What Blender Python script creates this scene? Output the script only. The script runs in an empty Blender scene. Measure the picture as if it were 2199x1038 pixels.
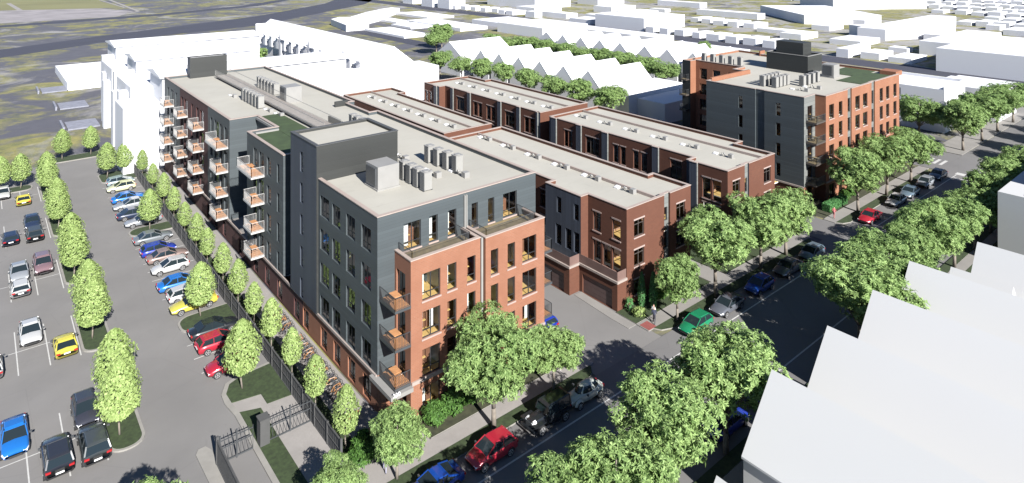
import bpy, math, random
from mathutils import Vector, Matrix
R = math.radians
S = bpy.context.scene
COL = S.collection
rnd = random.Random(7)

# ------------------------------------------------------------------ helpers
class MB:
    def __init__(s): s.v = []; s.f = []; s.m = []
    def quad(s, a, b, c, d, m=0):
        n = len(s.v); s.v += [a, b, c, d]; s.f.append((n, n+1, n+2, n+3)); s.m.append(m)
    def poly(s, pts, m=0):
        n = len(s.v); s.v += list(pts); s.f.append(tuple(range(n, n+len(pts)))); s.m.append(m)
    def box(s, x0, y0, z0, x1, y1, z1, m=0, mt=None, bottom=True):
        if x1 < x0: x0, x1 = x1, x0
        if y1 < y0: y0, y1 = y1, y0
        n = len(s.v)
        s.v += [(x0,y0,z0),(x1,y0,z0),(x1,y1,z0),(x0,y1,z0),(x0,y0,z1),(x1,y0,z1),(x1,y1,z1),(x0,y1,z1)]
        fs = [(4,5,6,7),(0,1,5,4),(1,2,6,5),(2,3,7,6),(3,0,4,7)]
        if bottom: fs.append((3,2,1,0))
        for i, f in enumerate(fs):
            s.f.append(tuple(n+k for k in f)); s.m.append(mt if (i == 0 and mt is not None) else m)
    def tube(s, p, q, r, n=6, m=0, r2=None, cap=True):
        p = Vector(p); q = Vector(q); d = (q-p).normalized()
        a = d.orthogonal().normalized(); b = d.cross(a); r2 = r if r2 is None else r2
        k = len(s.v)
        for P, rr in ((p, r), (q, r2)):
            for i in range(n):
                t = 2*math.pi*i/n; s.v.append(tuple(P + a*rr*math.cos(t) + b*rr*math.sin(t)))
        for i in range(n):
            j = (i+1) % n; s.f.append((k+i, k+j, k+n+j, k+n+i)); s.m.append(m)
        if cap:
            s.f.append(tuple(k+n+i for i in range(n))); s.m.append(m)
            s.f.append(tuple(k+n-1-i for i in range(n))); s.m.append(m)
    def prism(s, pts, z0, z1, m=0, mt=None):
        n = len(pts); k = len(s.v)
        s.v += [(x, y, z0) for x, y in pts] + [(x, y, z1) for x, y in pts]
        s.f.append(tuple(range(k+n, k+2*n))); s.m.append(m if mt is None else mt)
        for i in range(n):
            j = (i+1) % n; s.f.append((k+i, k+j, k+n+j, k+n+i)); s.m.append(m)
    def loft(s, rings, m=0, closed=True, caps=True):
        k = len(s.v); n = len(rings[0])
        for r in rings: s.v += [tuple(p) for p in r]
        for i in range(len(rings)-1):
            for j in range(n if closed else n-1):
                jj = (j+1) % n
                s.f.append((k+i*n+j, k+i*n+jj, k+(i+1)*n+jj, k+(i+1)*n+j)); s.m.append(m)
        if caps:
            s.f.append(tuple(k+j for j in range(n))); s.m.append(m)
            e = k+(len(rings)-1)*n; s.f.append(tuple(e+n-1-j for j in range(n))); s.m.append(m)
    def mesh(s, name, mats, smooth=False):
        me = bpy.data.meshes.new(name); me.from_pydata(s.v, [], s.f)
        for m in (mats if isinstance(mats, (list, tuple)) else [mats]): me.materials.append(m)
        me.polygons.foreach_set('material_index', s.m)
        if smooth: me.polygons.foreach_set('use_smooth', [True]*len(s.f))
        me.update(); return me
    def obj(s, name, mats, parent=None, smooth=False, loc=None):
        return add(name, s.mesh(name, mats, smooth), parent, loc)
def add(name, data, parent=None, loc=None):
    o = bpy.data.objects.new(name, data); COL.objects.link(o)
    if loc is not None: o.location = loc
    if parent is not None: par(o, parent)
    return o
def par(o, p):
    o.parent = p
    if 'wl' in WL.get(p.name, {}): o.matrix_parent_inverse = Matrix.Translation(-Vector(WL[p.name]['wl']))
WL = {}
def empty(name, loc, label, cat, group=None):
    o = bpy.data.objects.new(name, None); COL.objects.link(o); o.location = loc
    WL[o.name] = {'wl': loc}
    return tag(o, label, cat, group)
def tag(o, label, cat, group=None, kind=None):
    o['label'] = label; o['category'] = cat
    if group: o['group'] = group
    if kind: o['kind'] = kind
    return o
def struct(o): o['kind'] = 'structure'; return o
def kids(root):
    return [c for c in root.children]
def dup(root, loc, rz=0.0, label=None, scale=None, mat_over=None, tree=None):
    tree = tree or TREE[root.name]
    r = root.copy(); COL.objects.link(r); r.location = loc; r.rotation_euler = (0, 0, rz)
    if scale: r.scale = scale if isinstance(scale, (tuple, list)) else (scale,)*3
    if label: r['label'] = label
    for c, subs in tree:
        cc = c.copy(); COL.objects.link(cc); cc.parent = r
        if mat_over and c.name.split('.')[0] in mat_over:
            cc.material_slots[0].link = 'OBJECT'; cc.material_slots[0].material = mat_over[c.name.split('.')[0]]
        for g in subs:
            gg = g.copy(); COL.objects.link(gg); gg.parent = cc
    return r
TREE = {}
ORD = ['first','second','third','fourth','fifth','sixth','seventh','eighth','ninth','tenth','eleventh','twelfth','thirteenth','fourteenth','fifteenth','sixteenth','seventeenth','eighteenth','nineteenth','twentieth']
def ordn(i):
    if i < 20: return ORD[i]
    t = {2:'twenty',3:'thirty',4:'forty'}[(i+1)//10]
    return (t[:-1]+'ieth') if (i+1) % 10 == 0 else t+'-'+ORD[(i+1) % 10 - 1]

# ------------------------------------------------------------------ materials
def nt(name):
    m = bpy.data.materials.new(name); m.use_nodes = True
    t = m.node_tree; b = t.nodes['Principled BSDF']; return m, t, b
def mixc(t, fac, a, b, mode='MIX'):
    n = t.nodes.new('ShaderNodeMix'); n.data_type = 'RGBA'; n.blend_type = mode
    if isinstance(fac, (int, float)): n.inputs[0].default_value = fac
    else: t.links.new(fac, n.inputs[0])
    for s, v in ((6, a), (7, b)):
        if isinstance(v, (tuple, list)): n.inputs[s].default_value = (*v[:3], 1)
        else: t.links.new(v, n.inputs[s])
    return n.outputs[2]
def noise(t, scale, detail=3, rough=.55, vec=None, dist=0):
    n = t.nodes.new('ShaderNodeTexNoise'); n.inputs['Scale'].default_value = scale
    n.inputs['Detail'].default_value = detail; n.inputs['Roughness'].default_value = rough
    n.inputs['Distortion'].default_value = dist
    if vec is None: vec = pos(t)
    t.links.new(vec, n.inputs['Vector']); return n.outputs['Fac']
def pos(t):
    for n in t.nodes:
        if n.bl_idname == 'ShaderNodeNewGeometry': return n.outputs['Position']
    return t.nodes.new('ShaderNodeNewGeometry').outputs['Position']
def ramp(t, fac, a, b, ca=(0,0,0), cb=(1,1,1), mid=None):
    n = t.nodes.new('ShaderNodeValToRGB'); t.links.new(fac, n.inputs[0])
    e = n.color_ramp.elements; e[0].position = a; e[1].position = b
    e[0].color = (*ca, 1); e[1].color = (*cb, 1)
    if mid:
        for p, c in mid:
            q = n.color_ramp.elements.new(p); q.color = (*c, 1)
    return n.outputs[0]
def math_(t, op, a, b=None):
    n = t.nodes.new('ShaderNodeMath'); n.operation = op
    for i, v in enumerate((a, b)):
        if v is None: continue
        if isinstance(v, (int, float)): n.inputs[i].default_value = v
        else: t.links.new(v, n.inputs[i])
    return n.outputs[0]
def bump(t, b, h, strength=.3, dist=.05):
    n = t.nodes.new('ShaderNodeBump'); n.inputs['Strength'].default_value = strength
    n.inputs['Distance'].default_value = dist
    t.links.new(h, n.inputs['Height']); t.links.new(n.outputs[0], b.inputs['Normal'])
def mat(name, c, rough=.8, var=.18, scale=1.2, metal=0, fine=None):
    m, t, b = nt(name)
    d = tuple(x*(1-var) for x in c); l = tuple(min(1, x*(1+var)) for x in c)
    col = mixc(t, ramp(t, noise(t, scale, 5), .3, .7), d, l)
    if fine: col = mixc(t, math_(t, 'MULTIPLY', noise(t, fine, 2), .35), col, tuple(x*.6 for x in c))
    t.links.new(col, b.inputs['Base Color'])
    b.inputs['Roughness'].default_value = rough; b.inputs['Metallic'].default_value = metal
    return m
def facade_vec(t):
    g = pos(t); s = t.nodes.new('ShaderNodeSeparateXYZ'); t.links.new(g, s.inputs[0])
    c = t.nodes.new('ShaderNodeCombineXYZ'); t.links.new(math_(t, 'ADD', s.outputs[0], s.outputs[1]), c.inputs[0])
    t.links.new(s.outputs[2], c.inputs[1]); return c.outputs[0], s
def brick(name, c1, c2, mortar):
    m, t, b = nt(name); v, s = facade_vec(t)
    n = t.nodes.new('ShaderNodeTexBrick'); t.links.new(v, n.inputs['Vector'])
    n.inputs['Scale'].default_value = 1; n.inputs['Brick Width'].default_value = .42; n.inputs['Row Height'].default_value = .15
    n.inputs['Mortar Size'].default_value = .012; n.inputs['Bias'].default_value = -.1
    for k, c in (('Color1', c1), ('Color2', c2), ('Mortar', mortar)): n.inputs[k].default_value = (*c, 1)
    col = mixc(t, ramp(t, noise(t, .5, 4), .3, .75), n.outputs['Color'], tuple(x*.78 for x in c1))
    fl = math_(t, 'MULTIPLY', noise(t, 5, 3), .3)
    col = mixc(t, fl, col, tuple(min(1, x*1.3) for x in c2))
    t.links.new(col, b.inputs['Base Color']); b.inputs['Roughness'].default_value = .85
    bump(t, b, n.outputs['Fac'], .25, -.02); return m
def siding(name, c, pitch=.3, vert=False):
    m, t, b = nt(name); v, s = facade_vec(t)
    q = math_(t, 'DIVIDE', v if False else s.outputs[2], pitch) if not vert else math_(t, 'DIVIDE', math_(t, 'ADD', s.outputs[0], s.outputs[1]), pitch)
    fr = math_(t, 'FRACT', q); row = math_(t, 'FLOOR', q)
    w = t.nodes.new('ShaderNodeTexWhiteNoise'); w.noise_dimensions = '1D'; t.links.new(row, w.inputs['W'])
    col = mixc(t, w.outputs['Value'], tuple(x*.86 for x in c), tuple(x*1.12 for x in c))
    seam = math_(t, 'LESS_THAN', fr, .1)
    col = mixc(t, math_(t, 'MULTIPLY', seam, .65), col, tuple(x*.45 for x in c))  # shadow of the gap between boards, painted into the siding colour
    col = mixc(t, math_(t, 'MULTIPLY', noise(t, .6, 4), .3), col, tuple(x*1.25 for x in c))
    t.links.new(col, b.inputs['Base Color']); b.inputs['Roughness'].default_value = .6
    bump(t, b, fr, .25, .03); return m
M = {}
M['brick'] = brick('orange_brick', (.205,.084,.047), (.17,.068,.037), (.20,.125,.09))
M['redbrick'] = brick('red_brick', (.090,.030,.015), (.068,.022,.011), (.09,.045,.028))
M['darkbrick'] = brick('maroon_brick', (.06,.020,.019), (.045,.016,.015), (.065,.03,.027))
M['rbbrick'] = brick('bright_brick', (.22,.09,.047), (.18,.072,.038), (.20,.13,.09))
M['slate'] = siding('slate_siding', (.044,.053,.058))
M['slate2'] = siding('pale_slate_panel', (.12,.125,.12), .6)
M['tower'] = siding('charcoal_metal_siding', (.020,.021,.020), .45)
M['towerdark'] = siding('black_metal_siding', (.011,.013,.013), .6)
M['bluepanel'] = siding('blue_grey_panel', (.035,.042,.058), .5, True)
M['roof'] = mat('roof_membrane', (.275,.268,.245), .9, .05, .15, fine=3)
def roofmat():
    m, t, b = nt('roof_membrane')
    c = (.285,.272,.24)
    col = mixc(t, ramp(t, noise(t, .15, 6), .3, .7), tuple(x*.93 for x in c), tuple(x*1.06 for x in c))
    s = t.nodes.new('ShaderNodeSeparateXYZ'); t.links.new(pos(t), s.inputs[0])
    seam = math_(t, 'LESS_THAN', math_(t, 'FRACT', math_(t, 'DIVIDE', s.outputs[1], 2.4)), .025)
    col = mixc(t, math_(t, 'MULTIPLY', seam, .3), col, tuple(x*.7 for x in c))
    col = mixc(t, math_(t, 'MULTIPLY', ramp(t, noise(t, .5, 5, .6, dist=1), .60, .74), .22), col, tuple(x*.6 for x in c))
    t.links.new(col, b.inputs['Base Color']); b.inputs['Roughness'].default_value = .9; return m
M['roof'] = roofmat()
M['coping'] = mat('pale_coping', (.265,.215,.19), .7, .06, .6)
M['copdark'] = mat('dark_coping', (.05,.05,.05), .6, .06)
M['belt'] = mat('pale_stone_band', (.24,.20,.18), .8, .08, .8)
M['frame'] = mat('black_window_frame', (.02,.02,.022), .5, .1)
M['wframe'] = mat('bronze_window_frame', (.06,.05,.045), .5, .1)
M['sillm'] = mat('cast_stone_sill', (.26,.20,.18), .8, .06)
M['concrete'] = mat('concrete', (.185,.175,.165), .9, .10, .35, fine=6)
M['concrete2'] = mat('paver_concrete', (.215,.20,.19), .9, .10, .5, fine=5)
M['curb'] = mat('curb_concrete', (.20,.19,.175), .9, .10, .8, fine=4)
M['floorwood'] = mat('oak_floor', (.62,.41,.16), .5, .1, 2)
M['inwall'] = mat('painted_plaster', (.75,.72,.66), .9, .03)
M['inwall2'] = mat('brown_interior', (.26,.15,.10), .8, .2, 1)
M['deck'] = mat('timber_deck', (.33,.16,.07), .7, .2, 3)
M['deck2'] = mat('terrace_decking', (.15,.115,.06), .8, .25, 1.5)
M['whitem'] = mat('white_painted_metal', (.34,.335,.33), .5, .05)
M['darkm'] = mat('dark_painted_metal', (.045,.048,.052), .45, .1)
M['fence'] = mat('fence_mesh', (.048,.048,.049), .8, .12, 2)
M['grey'] = mat('galvanised_metal', (.20,.195,.185), .55, .06, 1)
M['lightgrey'] = mat('light_grey_metal', (.19,.185,.178), .55, .05, 1)
M['rust'] = mat('pinkish_metal_panel', (.12,.075,.065), .6, .12, 1)
M['garage'] = mat('garage_door_metal', (.075,.048,.046), .5, .1)
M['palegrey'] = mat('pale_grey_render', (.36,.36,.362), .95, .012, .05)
M['white'] = mat('white_model_plaster', (.54,.54,.56), .95, .012, .05)
M['dgrass'] = mat('lawn', (.022,.036,.011), .95, .45, 3.5, fine=14)
M['groof'] = mat('green_roof_sedum', (.026,.045,.014), .95, .3, .8, fine=5)
M['mulch'] = mat('planting_bed_soil', (.028,.03,.014), .95, .4, 2)
M['paint'] = mat('road_marking_paint', (.36,.355,.345), .7, .12, 3)
M['trunk'] = mat('tree_bark', (.14,.12,.10), .9, .2, 3)
M['rubber'] = mat('tyre_rubber', (.015,.015,.016), .8, .1)
M['rimm'] = mat('alloy_rim', (.42,.42,.43), .3, .05, metal=.6)
M['chrome'] = mat('headlight_lens', (.75,.76,.78), .12, .02)
M['red'] = mat('tail_light_lens', (.25,.012,.015), .2, .05)
M['redpave'] = mat('tactile_paving', (.17,.045,.04), .9, .15, 3)
M['skin'] = mat('skin', (.45,.27,.19), .6, .05)
M['cwhite'] = mat('white_cloth', (.6,.6,.6), .9, .05)
M['cdark'] = mat('dark_cloth', (.03,.03,.045), .9, .1)
M['cpink'] = mat('pink_cloth', (.4,.17,.15), .9, .1)
M['orange'] = mat('bicycle_orange_frame', (.26,.12,.04), .4, .2, 8)
# asphalt
def asphalt(name, c, streak=.12):
    m, t, b = nt(name)
    col = mixc(t, ramp(t, noise(t, .12, 5), .3, .7), tuple(x*(1-streak) for x in c), tuple(x*(1+streak) for x in c))
    col = mixc(t, math_(t, 'MULTIPLY', noise(t, 18, 2), .3), col, tuple(x*.7 for x in c))
    col = mixc(t, ramp(t, noise(t, .6, 3, dist=1.5), .62, .8), col, tuple(x*.86 for x in c))
    col = mixc(t, math_(t, 'MULTIPLY', ramp(t, noise(t, 1.6, 6, .7, dist=2), .66, .76), .5), col, tuple(x*.62 for x in c))
    v = t.nodes.new('ShaderNodeTexVoronoi'); v.feature = 'DISTANCE_TO_EDGE'; v.inputs['Scale'].default_value = .11; v.inputs['Randomness'].default_value = 1; t.links.new(pos(t), v.inputs['Vector'])
    col = mixc(t, math_(t, 'MULTIPLY', math_(t, 'LESS_THAN', v.outputs['Distance'], .003), .16), col, tuple(x*.5 for x in c))
    t.links.new(col, b.inputs['Base Color']); b.inputs['Roughness'].default_value = .88; return m
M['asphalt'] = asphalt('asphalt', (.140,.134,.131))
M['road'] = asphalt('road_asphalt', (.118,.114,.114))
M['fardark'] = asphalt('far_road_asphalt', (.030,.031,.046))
# glass
def glass(name, tint, gloss=.16):
    m, t, b = nt(name); t.nodes.remove(b)
    tr = t.nodes.new('ShaderNodeBsdfTransparent'); tr.inputs[0].default_value = (*tint, 1)
    gl = t.nodes.new('ShaderNodeBsdfGlossy'); gl.inputs[0].default_value = (.9,.95,1,1); gl.inputs['Roughness'].default_value = .03
    f = t.nodes.new('ShaderNodeFresnel'); f.inputs[0].default_value = 1.5
    mx = t.nodes.new('ShaderNodeMixShader')
    t.links.new(math_(t, 'ADD', f.outputs[0], gloss*.35), mx.inputs[0])
    t.links.new(tr.outputs[0], mx.inputs[1]); t.links.new(gl.outputs[0], mx.inputs[2])
    t.links.new(mx.outputs[0], t.nodes['Material Output'].inputs[0]); return m
M['glass'] = glass('window_glass', (.82,.84,.83))
M['rail_glass'] = glass('railing_glass', (.72,.75,.75))
m, t, b = nt('car_glass'); b.inputs['Base Color'].default_value = (.012,.018,.022,1); b.inputs['Roughness'].default_value = .05; M['carglass'] = m
def carpaint(c, name):
    m, t, b = nt(name); c = tuple(x*.62 for x in c)
    col = mixc(t, noise(t, 6, 2), c, tuple(min(1, x*.88) for x in c)); t.links.new(col, b.inputs['Base Color'])
    b.inputs['Roughness'].default_value = .32; b.inputs['Coat Weight'].default_value = .6; b.inputs['Coat Roughness'].default_value = .08
    b.inputs['Metallic'].default_value = .15; return m
# leaves
def leafmat(name, a, b_, tr=.35):
    m, t, b = nt(name)
    g = t.nodes.new('ShaderNodeNewGeometry')
    c = ramp(t, g.outputs['Random Per Island'], 0, 1, a, b_)
    oi = t.nodes.new('ShaderNodeObjectInfo')
    c = mixc(t, math_(t, 'MULTIPLY', oi.outputs['Random'], .25), c, tuple(x*.75 for x in a))
    t.links.new(c, b.inputs['Base Color']); b.inputs['Roughness'].default_value = .6
    b.inputs['Specular IOR Level'].default_value = .25
    tl = t.nodes.new('ShaderNodeBsdfTranslucent'); t.links.new(c, tl.inputs[0])
    mx = t.nodes.new('ShaderNodeMixShader'); mx.inputs[0].default_value = tr
    t.links.new(b.outputs[0], mx.inputs[1]); t.links.new(tl.outputs[0], mx.inputs[2])
    t.links.new(mx.outputs[0], t.nodes['Material Output'].inputs[0]); return m
M['leaf'] = leafmat('street_tree_leaves', (.085,.15,.040), (.32,.44,.165))
M['leaf2'] = leafmat('young_tree_leaves', (.16,.235,.065), (.35,.44,.17))
M['leaf3'] = leafmat('shrub_leaves', (.035,.09,.015), (.10,.20,.045))
M['leaf4'] = leafmat('cypress_leaves', (.05,.16,.05), (.13,.30,.11))

# ------------------------------------------------------------------ terrain, roads (setting)
def terrain_mat():
    m, t, b = nt('far_ground')
    s = t.nodes.new('ShaderNodeSeparateXYZ'); t.links.new(pos(t), s.inputs[0])
    n1 = noise(t, .05, 9, .68, dist=.8); n2 = noise(t, .22, 8, .75); n3 = noise(t, .03, 8, .65, dist=1.2)
    dark = mixc(t, n2, (.030,.031,.046), (.085,.084,.098))
    green = mixc(t, ramp(t, n2, .35, .7), (.07,.08,.035), (.24,.21,.06))
    pale = mixc(t, n2, (.12,.115,.115), (.28,.27,.26))
    west = mixc(t, ramp(t, n1, .47, .60), dark, green)
    west = mixc(t, ramp(t, n3, .55, .66), west, pale)
    east = mixc(t, ramp(t, n1, .46, .52), pale, green)
    east = mixc(t, ramp(t, n3, .36, .46), mixc(t, n2, (.035,.036,.045), (.075,.075,.085)), east)
    f = ramp(t, math_(t, 'DIVIDE', s.outputs[0], 400), .42, .62)
    t.links.new(mixc(t, f, west, east), b.inputs['Base Color']); b.inputs['Roughness'].default_value = .95; return m
def sheet(name, pts, z, m):
    mb = MB(); mb.poly([(x, y, z) for x, y in pts]); return struct(mb.obj(name, m))
def rect(x0, y0, x1, y1): return [(x0,y0),(x1,y0),(x1,y1),(x0,y1)]
def rrect(x0, y0, x1, y1, r, n=5, corners=(1,1,1,1)):
    out = []
    for i, (cx, cy, a) in enumerate(((x0+r, y0+r, 180), (x1-r, y0+r, 270), (x1-r, y1-r, 0), (x0+r, y1-r, 90))):
        if corners[i]:
            for k in range(n+1):
                t = R(a+90*k/n); out.append((cx+r*math.cos(t), cy+r*math.sin(t)))
        else:
            out.append(((x0,y0),(x1,y0),(x1,y1),(x0,y1))[i])
    return out
sheet('ground', rect(-900,-700,2600,2600), -.04, terrain_mat())
sheet('parking_lot', rect(-60,44,21.45,146.5), 0, M['asphalt'])
sheet('street', rect(-120,28.3,420,41.3), 0, M['road'])
sheet('alley', rect(44.1,41.31,53.75,132), 0, M['asphalt'])
sheet('rear_alley', rect(66,48,76,124), .0, M['asphalt'])
sheet('side_street', rect(88.8,41.31,95.6,140), 0, M['road'])
sheet('cross_street', rect(133.5,41.31,146.5,200), 0, M['road'])
sheet('cross_street_south', rect(133.5,-60,146.5,28.29), 0, M['road'])
# distant roads
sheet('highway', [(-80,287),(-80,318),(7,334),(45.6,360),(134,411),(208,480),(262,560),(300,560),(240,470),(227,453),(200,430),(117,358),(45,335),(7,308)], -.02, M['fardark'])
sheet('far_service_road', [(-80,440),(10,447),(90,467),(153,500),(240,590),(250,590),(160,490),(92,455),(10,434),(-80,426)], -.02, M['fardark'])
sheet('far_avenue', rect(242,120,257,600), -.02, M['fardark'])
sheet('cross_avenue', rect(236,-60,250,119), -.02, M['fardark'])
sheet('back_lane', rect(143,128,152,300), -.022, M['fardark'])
sheet('far_lot', [(-80,450),(10,459),(64,462),(82,500),(60,560),(-80,560)], -.018, mat('far_lot_paving', (.19,.175,.18), .9, .25, .08))
sheet('sports_field', [(27,556),(81,536),(76.7,650),(-20,720),(-60,700),(-60,600)], -.015, mat('dry_playing_field', (.13,.125,.055), .95, .15, .02))
fm = MB()
for a, b2, w in (((24,557),(82,534),1.6), ((82,534),(78,680),1.6), ((84,497),(86,640),2.2), ((84,497),(64,462),2.2), ((23,556),(19,640),3)):
    dx, dy = b2[0]-a[0], b2[1]-a[1]; l = math.hypot(dx, dy); nx, ny = -dy/l*w/2, dx/l*w/2
    fm.quad((a[0]-nx,a[1]-ny,-.012),(b2[0]-nx,b2[1]-ny,-.012),(b2[0]+nx,b2[1]+ny,-.012),(a[0]+nx,a[1]+ny,-.012))
struct(fm.obj('field_path', M['concrete2']))

# slabs (raised curbs): pavements, grass
def slab(name, pts, z, m, side=None):
    mb = MB(); mb.prism(pts, -.02, z, 0 if side is None else 1, 0); return struct(mb.obj(name, [m, side or m]))
slab('west_pavement', [(21.46,45),(21.46,46.4),(23.2,46.4),(23.2,132),(26.0,132),(26.0,120),(26.0,49.9),(27.8,49.9),(27.8,47),(28,44.25),(45.2,44.25),(45.2,42.65),(17,42.65),(17,45)], .10, M['concrete2'])
slab('fence_verge', rect(21.5,46.5,23.18,132), .11, M['dgrass'], M['curb'])
slab('front_planting_bed', rect(28.1,44.3,44.0,46.95), .13, M['mulch'], M['curb'])
slab('curb_strip', [(-20,41.32),(43.0,41.32),(44.0,41.7),(44.6,42.4),(44.6,42.62),(-20,42.62)], .12, M['dgrass'], M['curb'])
slab('curb_strip_middle', [(56.0,41.32),(86,41.32),(87,41.8),(87.5,42.62),(54.2,42.62),(54.6,41.9)], .12, M['dgrass'], M['curb'])
slab('curb_strip_east', [(97.5,41.32),(130,41.32),(132,42.62),(95.8,42.62),(96.3,41.8)], .12, M['dgrass'], M['curb'])
slab('middle_pavement', [(53.4,42.64),(88.2,42.64),(88.2,44.25),(53.4,44.25)], .10, M['concrete'])
slab('east_pavement', [(95.6,42.64),(133,42.64),(133,44.3),(95.6,44.3)], .10, M['concrete'])
slab('alley_apron', [(52.2,44.27),(53.4,44.27),(53.4,46.5),(53.7,52.6),(52.6,52.6),(52.2,46.8)], .05, M['concrete'])
slab('townhouse_lawn', rect(53.45,44.27,66.9,47.05), .12, M['dgrass'], M['curb'])
slab('townhouse_lawn_east', rect(70.2,44.27,87,46.95), .12, M['dgrass'], M['curb'])
slab('corner_planting_bed', rect(96.2,44.32,132,48.8), .12, M['mulch'], M['curb'])
slab('walk_between_townhouses', rect(67.1,44.27,70.0,50), .1, M['concrete'])
slab('courtyard_lawn', rect(70.2,47.1,74.8,60), .1, M['dgrass'])
slab('corner_lawn_east', [(87.05,44.27),(88.2,44.27),(88.2,53),(87.05,53)], .11, M['dgrass'], M['curb'])
slab('far_pavement', rect(146.6,41.4,240,46.5), .1, M['concrete'])
slab('south_verge', [(-20,24.6),(133,24.6),(133,26.0),(-20,26.0)], .11, M['dgrass'], M['curb'])
slab('south_pavement', rect(-20,26.02,133,27.2), .10, M['concrete'])
slab('south_curb_strip', rect(-20,27.22,133,28.28), .12, M['dgrass'], M['curb'])
slab('south_yards', rect(-20,-30,133,24.58), .09, M['dgrass'], M['curb'])
mb = MB(); mb.box(53.5,42.66,.1,54.7,43.9,.118); mb.box(46.0,42.7,.0,46.01,42.71,.001); struct(mb.obj('tactile_pad', M['redpave']))
# parking islands with rounded concrete curbs
def island(x0, y0, x1, y1, r, corners=(1,1,1,1)):
    slab('island_curb', rrect(x0, y0, x1, y1, r, 6, corners), .13, M['curb'])
    i = .22
    slab('island_grass', rrect(x0+i, y0+i, x1-(i if corners[1] or corners[2] else .0), y1-i, r-i, 6, corners), .15, M['dgrass'])
for y0, y1 in ((58.5,67.2),(75.0,84.2),(91.8,100.8),(108.6,117.6),(125.3,134.2)): island(7.95, y0, 10.55, y1, 1.2)
for y0, y1 in ((72.2,75.9),(101.5,104.6),(128.3,134.5)): island(16.2, y0, 21.44, y1, 1.5, (1,0,0,1))
island(-6.5,133,7.2,136,1.2); island(9.5,146.6,21.4,150.5,1.5)
# lawn and path by the gate
slab('lot_edge_curb', [(16.75,44.5),(17.17,44.5),(17.17,57.0),(17.0,58.9),(16.97,60.2),(17.57,61.4),(18.7,61.94),(21.45,62.1),(21.45,62.4),(18.6,62.25),(17.3,61.68),(16.6,60.35),(16.5,59.0),(16.75,57.0)], .13, M['curb'])
slab('gate_path', [(17.2,44.5),(21.44,44.5),(21.44,58.3),(17.0,58.9),(17.2,56.9)], .09, M['concrete2'])
slab('lawn', [(17.0,58.75),(19.35,58.3),(19.35,56.7),(21.44,56.5),(21.44,62.08),(18.7,61.93),(17.57,61.38),(16.97,60.2)], .14, M['dgrass'])
slab('lawn_strip', [(17.17,44.5),(18.75,44.5),(18.75,56.5),(17.17,57.1)], .14, M['dgrass'])
slab('gate_apron', [(13.3,44.5),(14.2,44.5),(14.2,54.2),(13.9,54.9),(13.4,54.9),(13.1,54.4)], .12, M['curb'])
# painted markings
mk = MB()
def line(x0, y0, x1, y1, z=.006, mbx=None): (mbx or mk).poly([(x0,y0,z),(x1,y0,z),(x1,y1,z),(x0,y1,z)])
for yc, a, b2 in ((62.6,58.3,66.9),(79.7,75.2,84.1),(96.0,91.5,100.6),(113.2,108.8,117.6),(130,125.8,134)):
    for k in range(-9, 2):
        x = 5.4+k*2.42
        if yc < 63 and k in (): continue
        line(x-.05, a, x+.05, yc-.051); line(x-.05, yc+.051, x+.05, b2)
    line(-18, yc-.05, 7.8, yc+.05)
ys = [64.8,67.5,70.2] + [78.6,81.3,84.0,86.7,89.4,92.1,94.8,97.5,100.2] + [107.2,109.9,112.6,115.3,118,120.7,123.4,126.1]
for y in ys: line(16.1, y-.05, 21.3, y+.05)
struct(mk.obj('parking_stall_lines', M['paint']))
mk = MB(); line(-60,38.32,133,38.47,.007); line(-60,30.85,133,31.0,.007)
for k in range(6): line(137.0,41.9+k*1.05,140.6,42.4+k*1.05,.007)
for k in range(4): line(133.2,29.5+k*2.6,134.6,30.9+k*2.6,.007)
line(130.6,35.0,131.2,38.2,.007)
struct(mk.obj('road_markings', M['paint']))

# ------------------------------------------------------------------ windows
WM = {}
def window_meshes(w, h, style):
    key = (round(w,2), round(h,2), style)
    if key in WM: return WM[key]
    light = style.endswith('L')           # townhouse style: slim bronze frame
    fw = .065; d0, d1 = .13, .20
    a = MB(); fmz = M['wframe'] if light else M['frame']
    a.box(0,d0,0,fw,d1,h); a.box(w-fw,d0,0,w,d1,h); a.box(fw,d0,0,w-fw,d1,fw); a.box(fw,d0,h-fw,w-fw,d1,h)
    if w > 1.35:
        n = 2 if w < 2.6 else 3
        for i in range(1, n): a.box(w*i/n-.035,d0,fw,w*i/n+.035,d1,h-fw)
    zt = h*.27 if not light else h*.72
    a.box(fw,d0+.005,zt-.03,w-fw,d1-.005,zt+.03)
    g = MB(); g.quad((fw,.165,fw),(w-fw,.165,fw),(w-fw,.165,h-fw),(fw,.165,h-fw))
    s_ = MB(); s_.box(-.08,-.07,-.13,w+.08,.1,-.005)
    l_ = MB(); l_.box(-.08,-.04,h+.005,w+.08,.06,h+.17)
    r = (a.mesh('window', fmz), g.mesh('pane', M['glass']), s_.mesh('sill', M['sillm']), l_.mesh('lintel', M['sillm']))
    WM[key] = r; return r
def put_window(parent, ax, c, u, z, w, h, style='D', sill=True, lintel=False):
    fr, pn, sl, ln = window_meshes(w, h, style)
    o = add('window', fr)
    if ax == 'y': o.location = (u, c, z)
    else: o.location = (c, u+w, z); o.rotation_euler = (0, 0, -math.pi/2)
    par(o, parent)
    p = bpy.data.objects.new('pane', pn); COL.objects.link(p); p.parent = o
    if sill:
        p = bpy.data.objects.new('sill', sl); COL.objects.link(p); p.parent = o
    if lintel:
        p = bpy.data.objects.new('lintel', ln); COL.objects.link(p); p.parent = o

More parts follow.
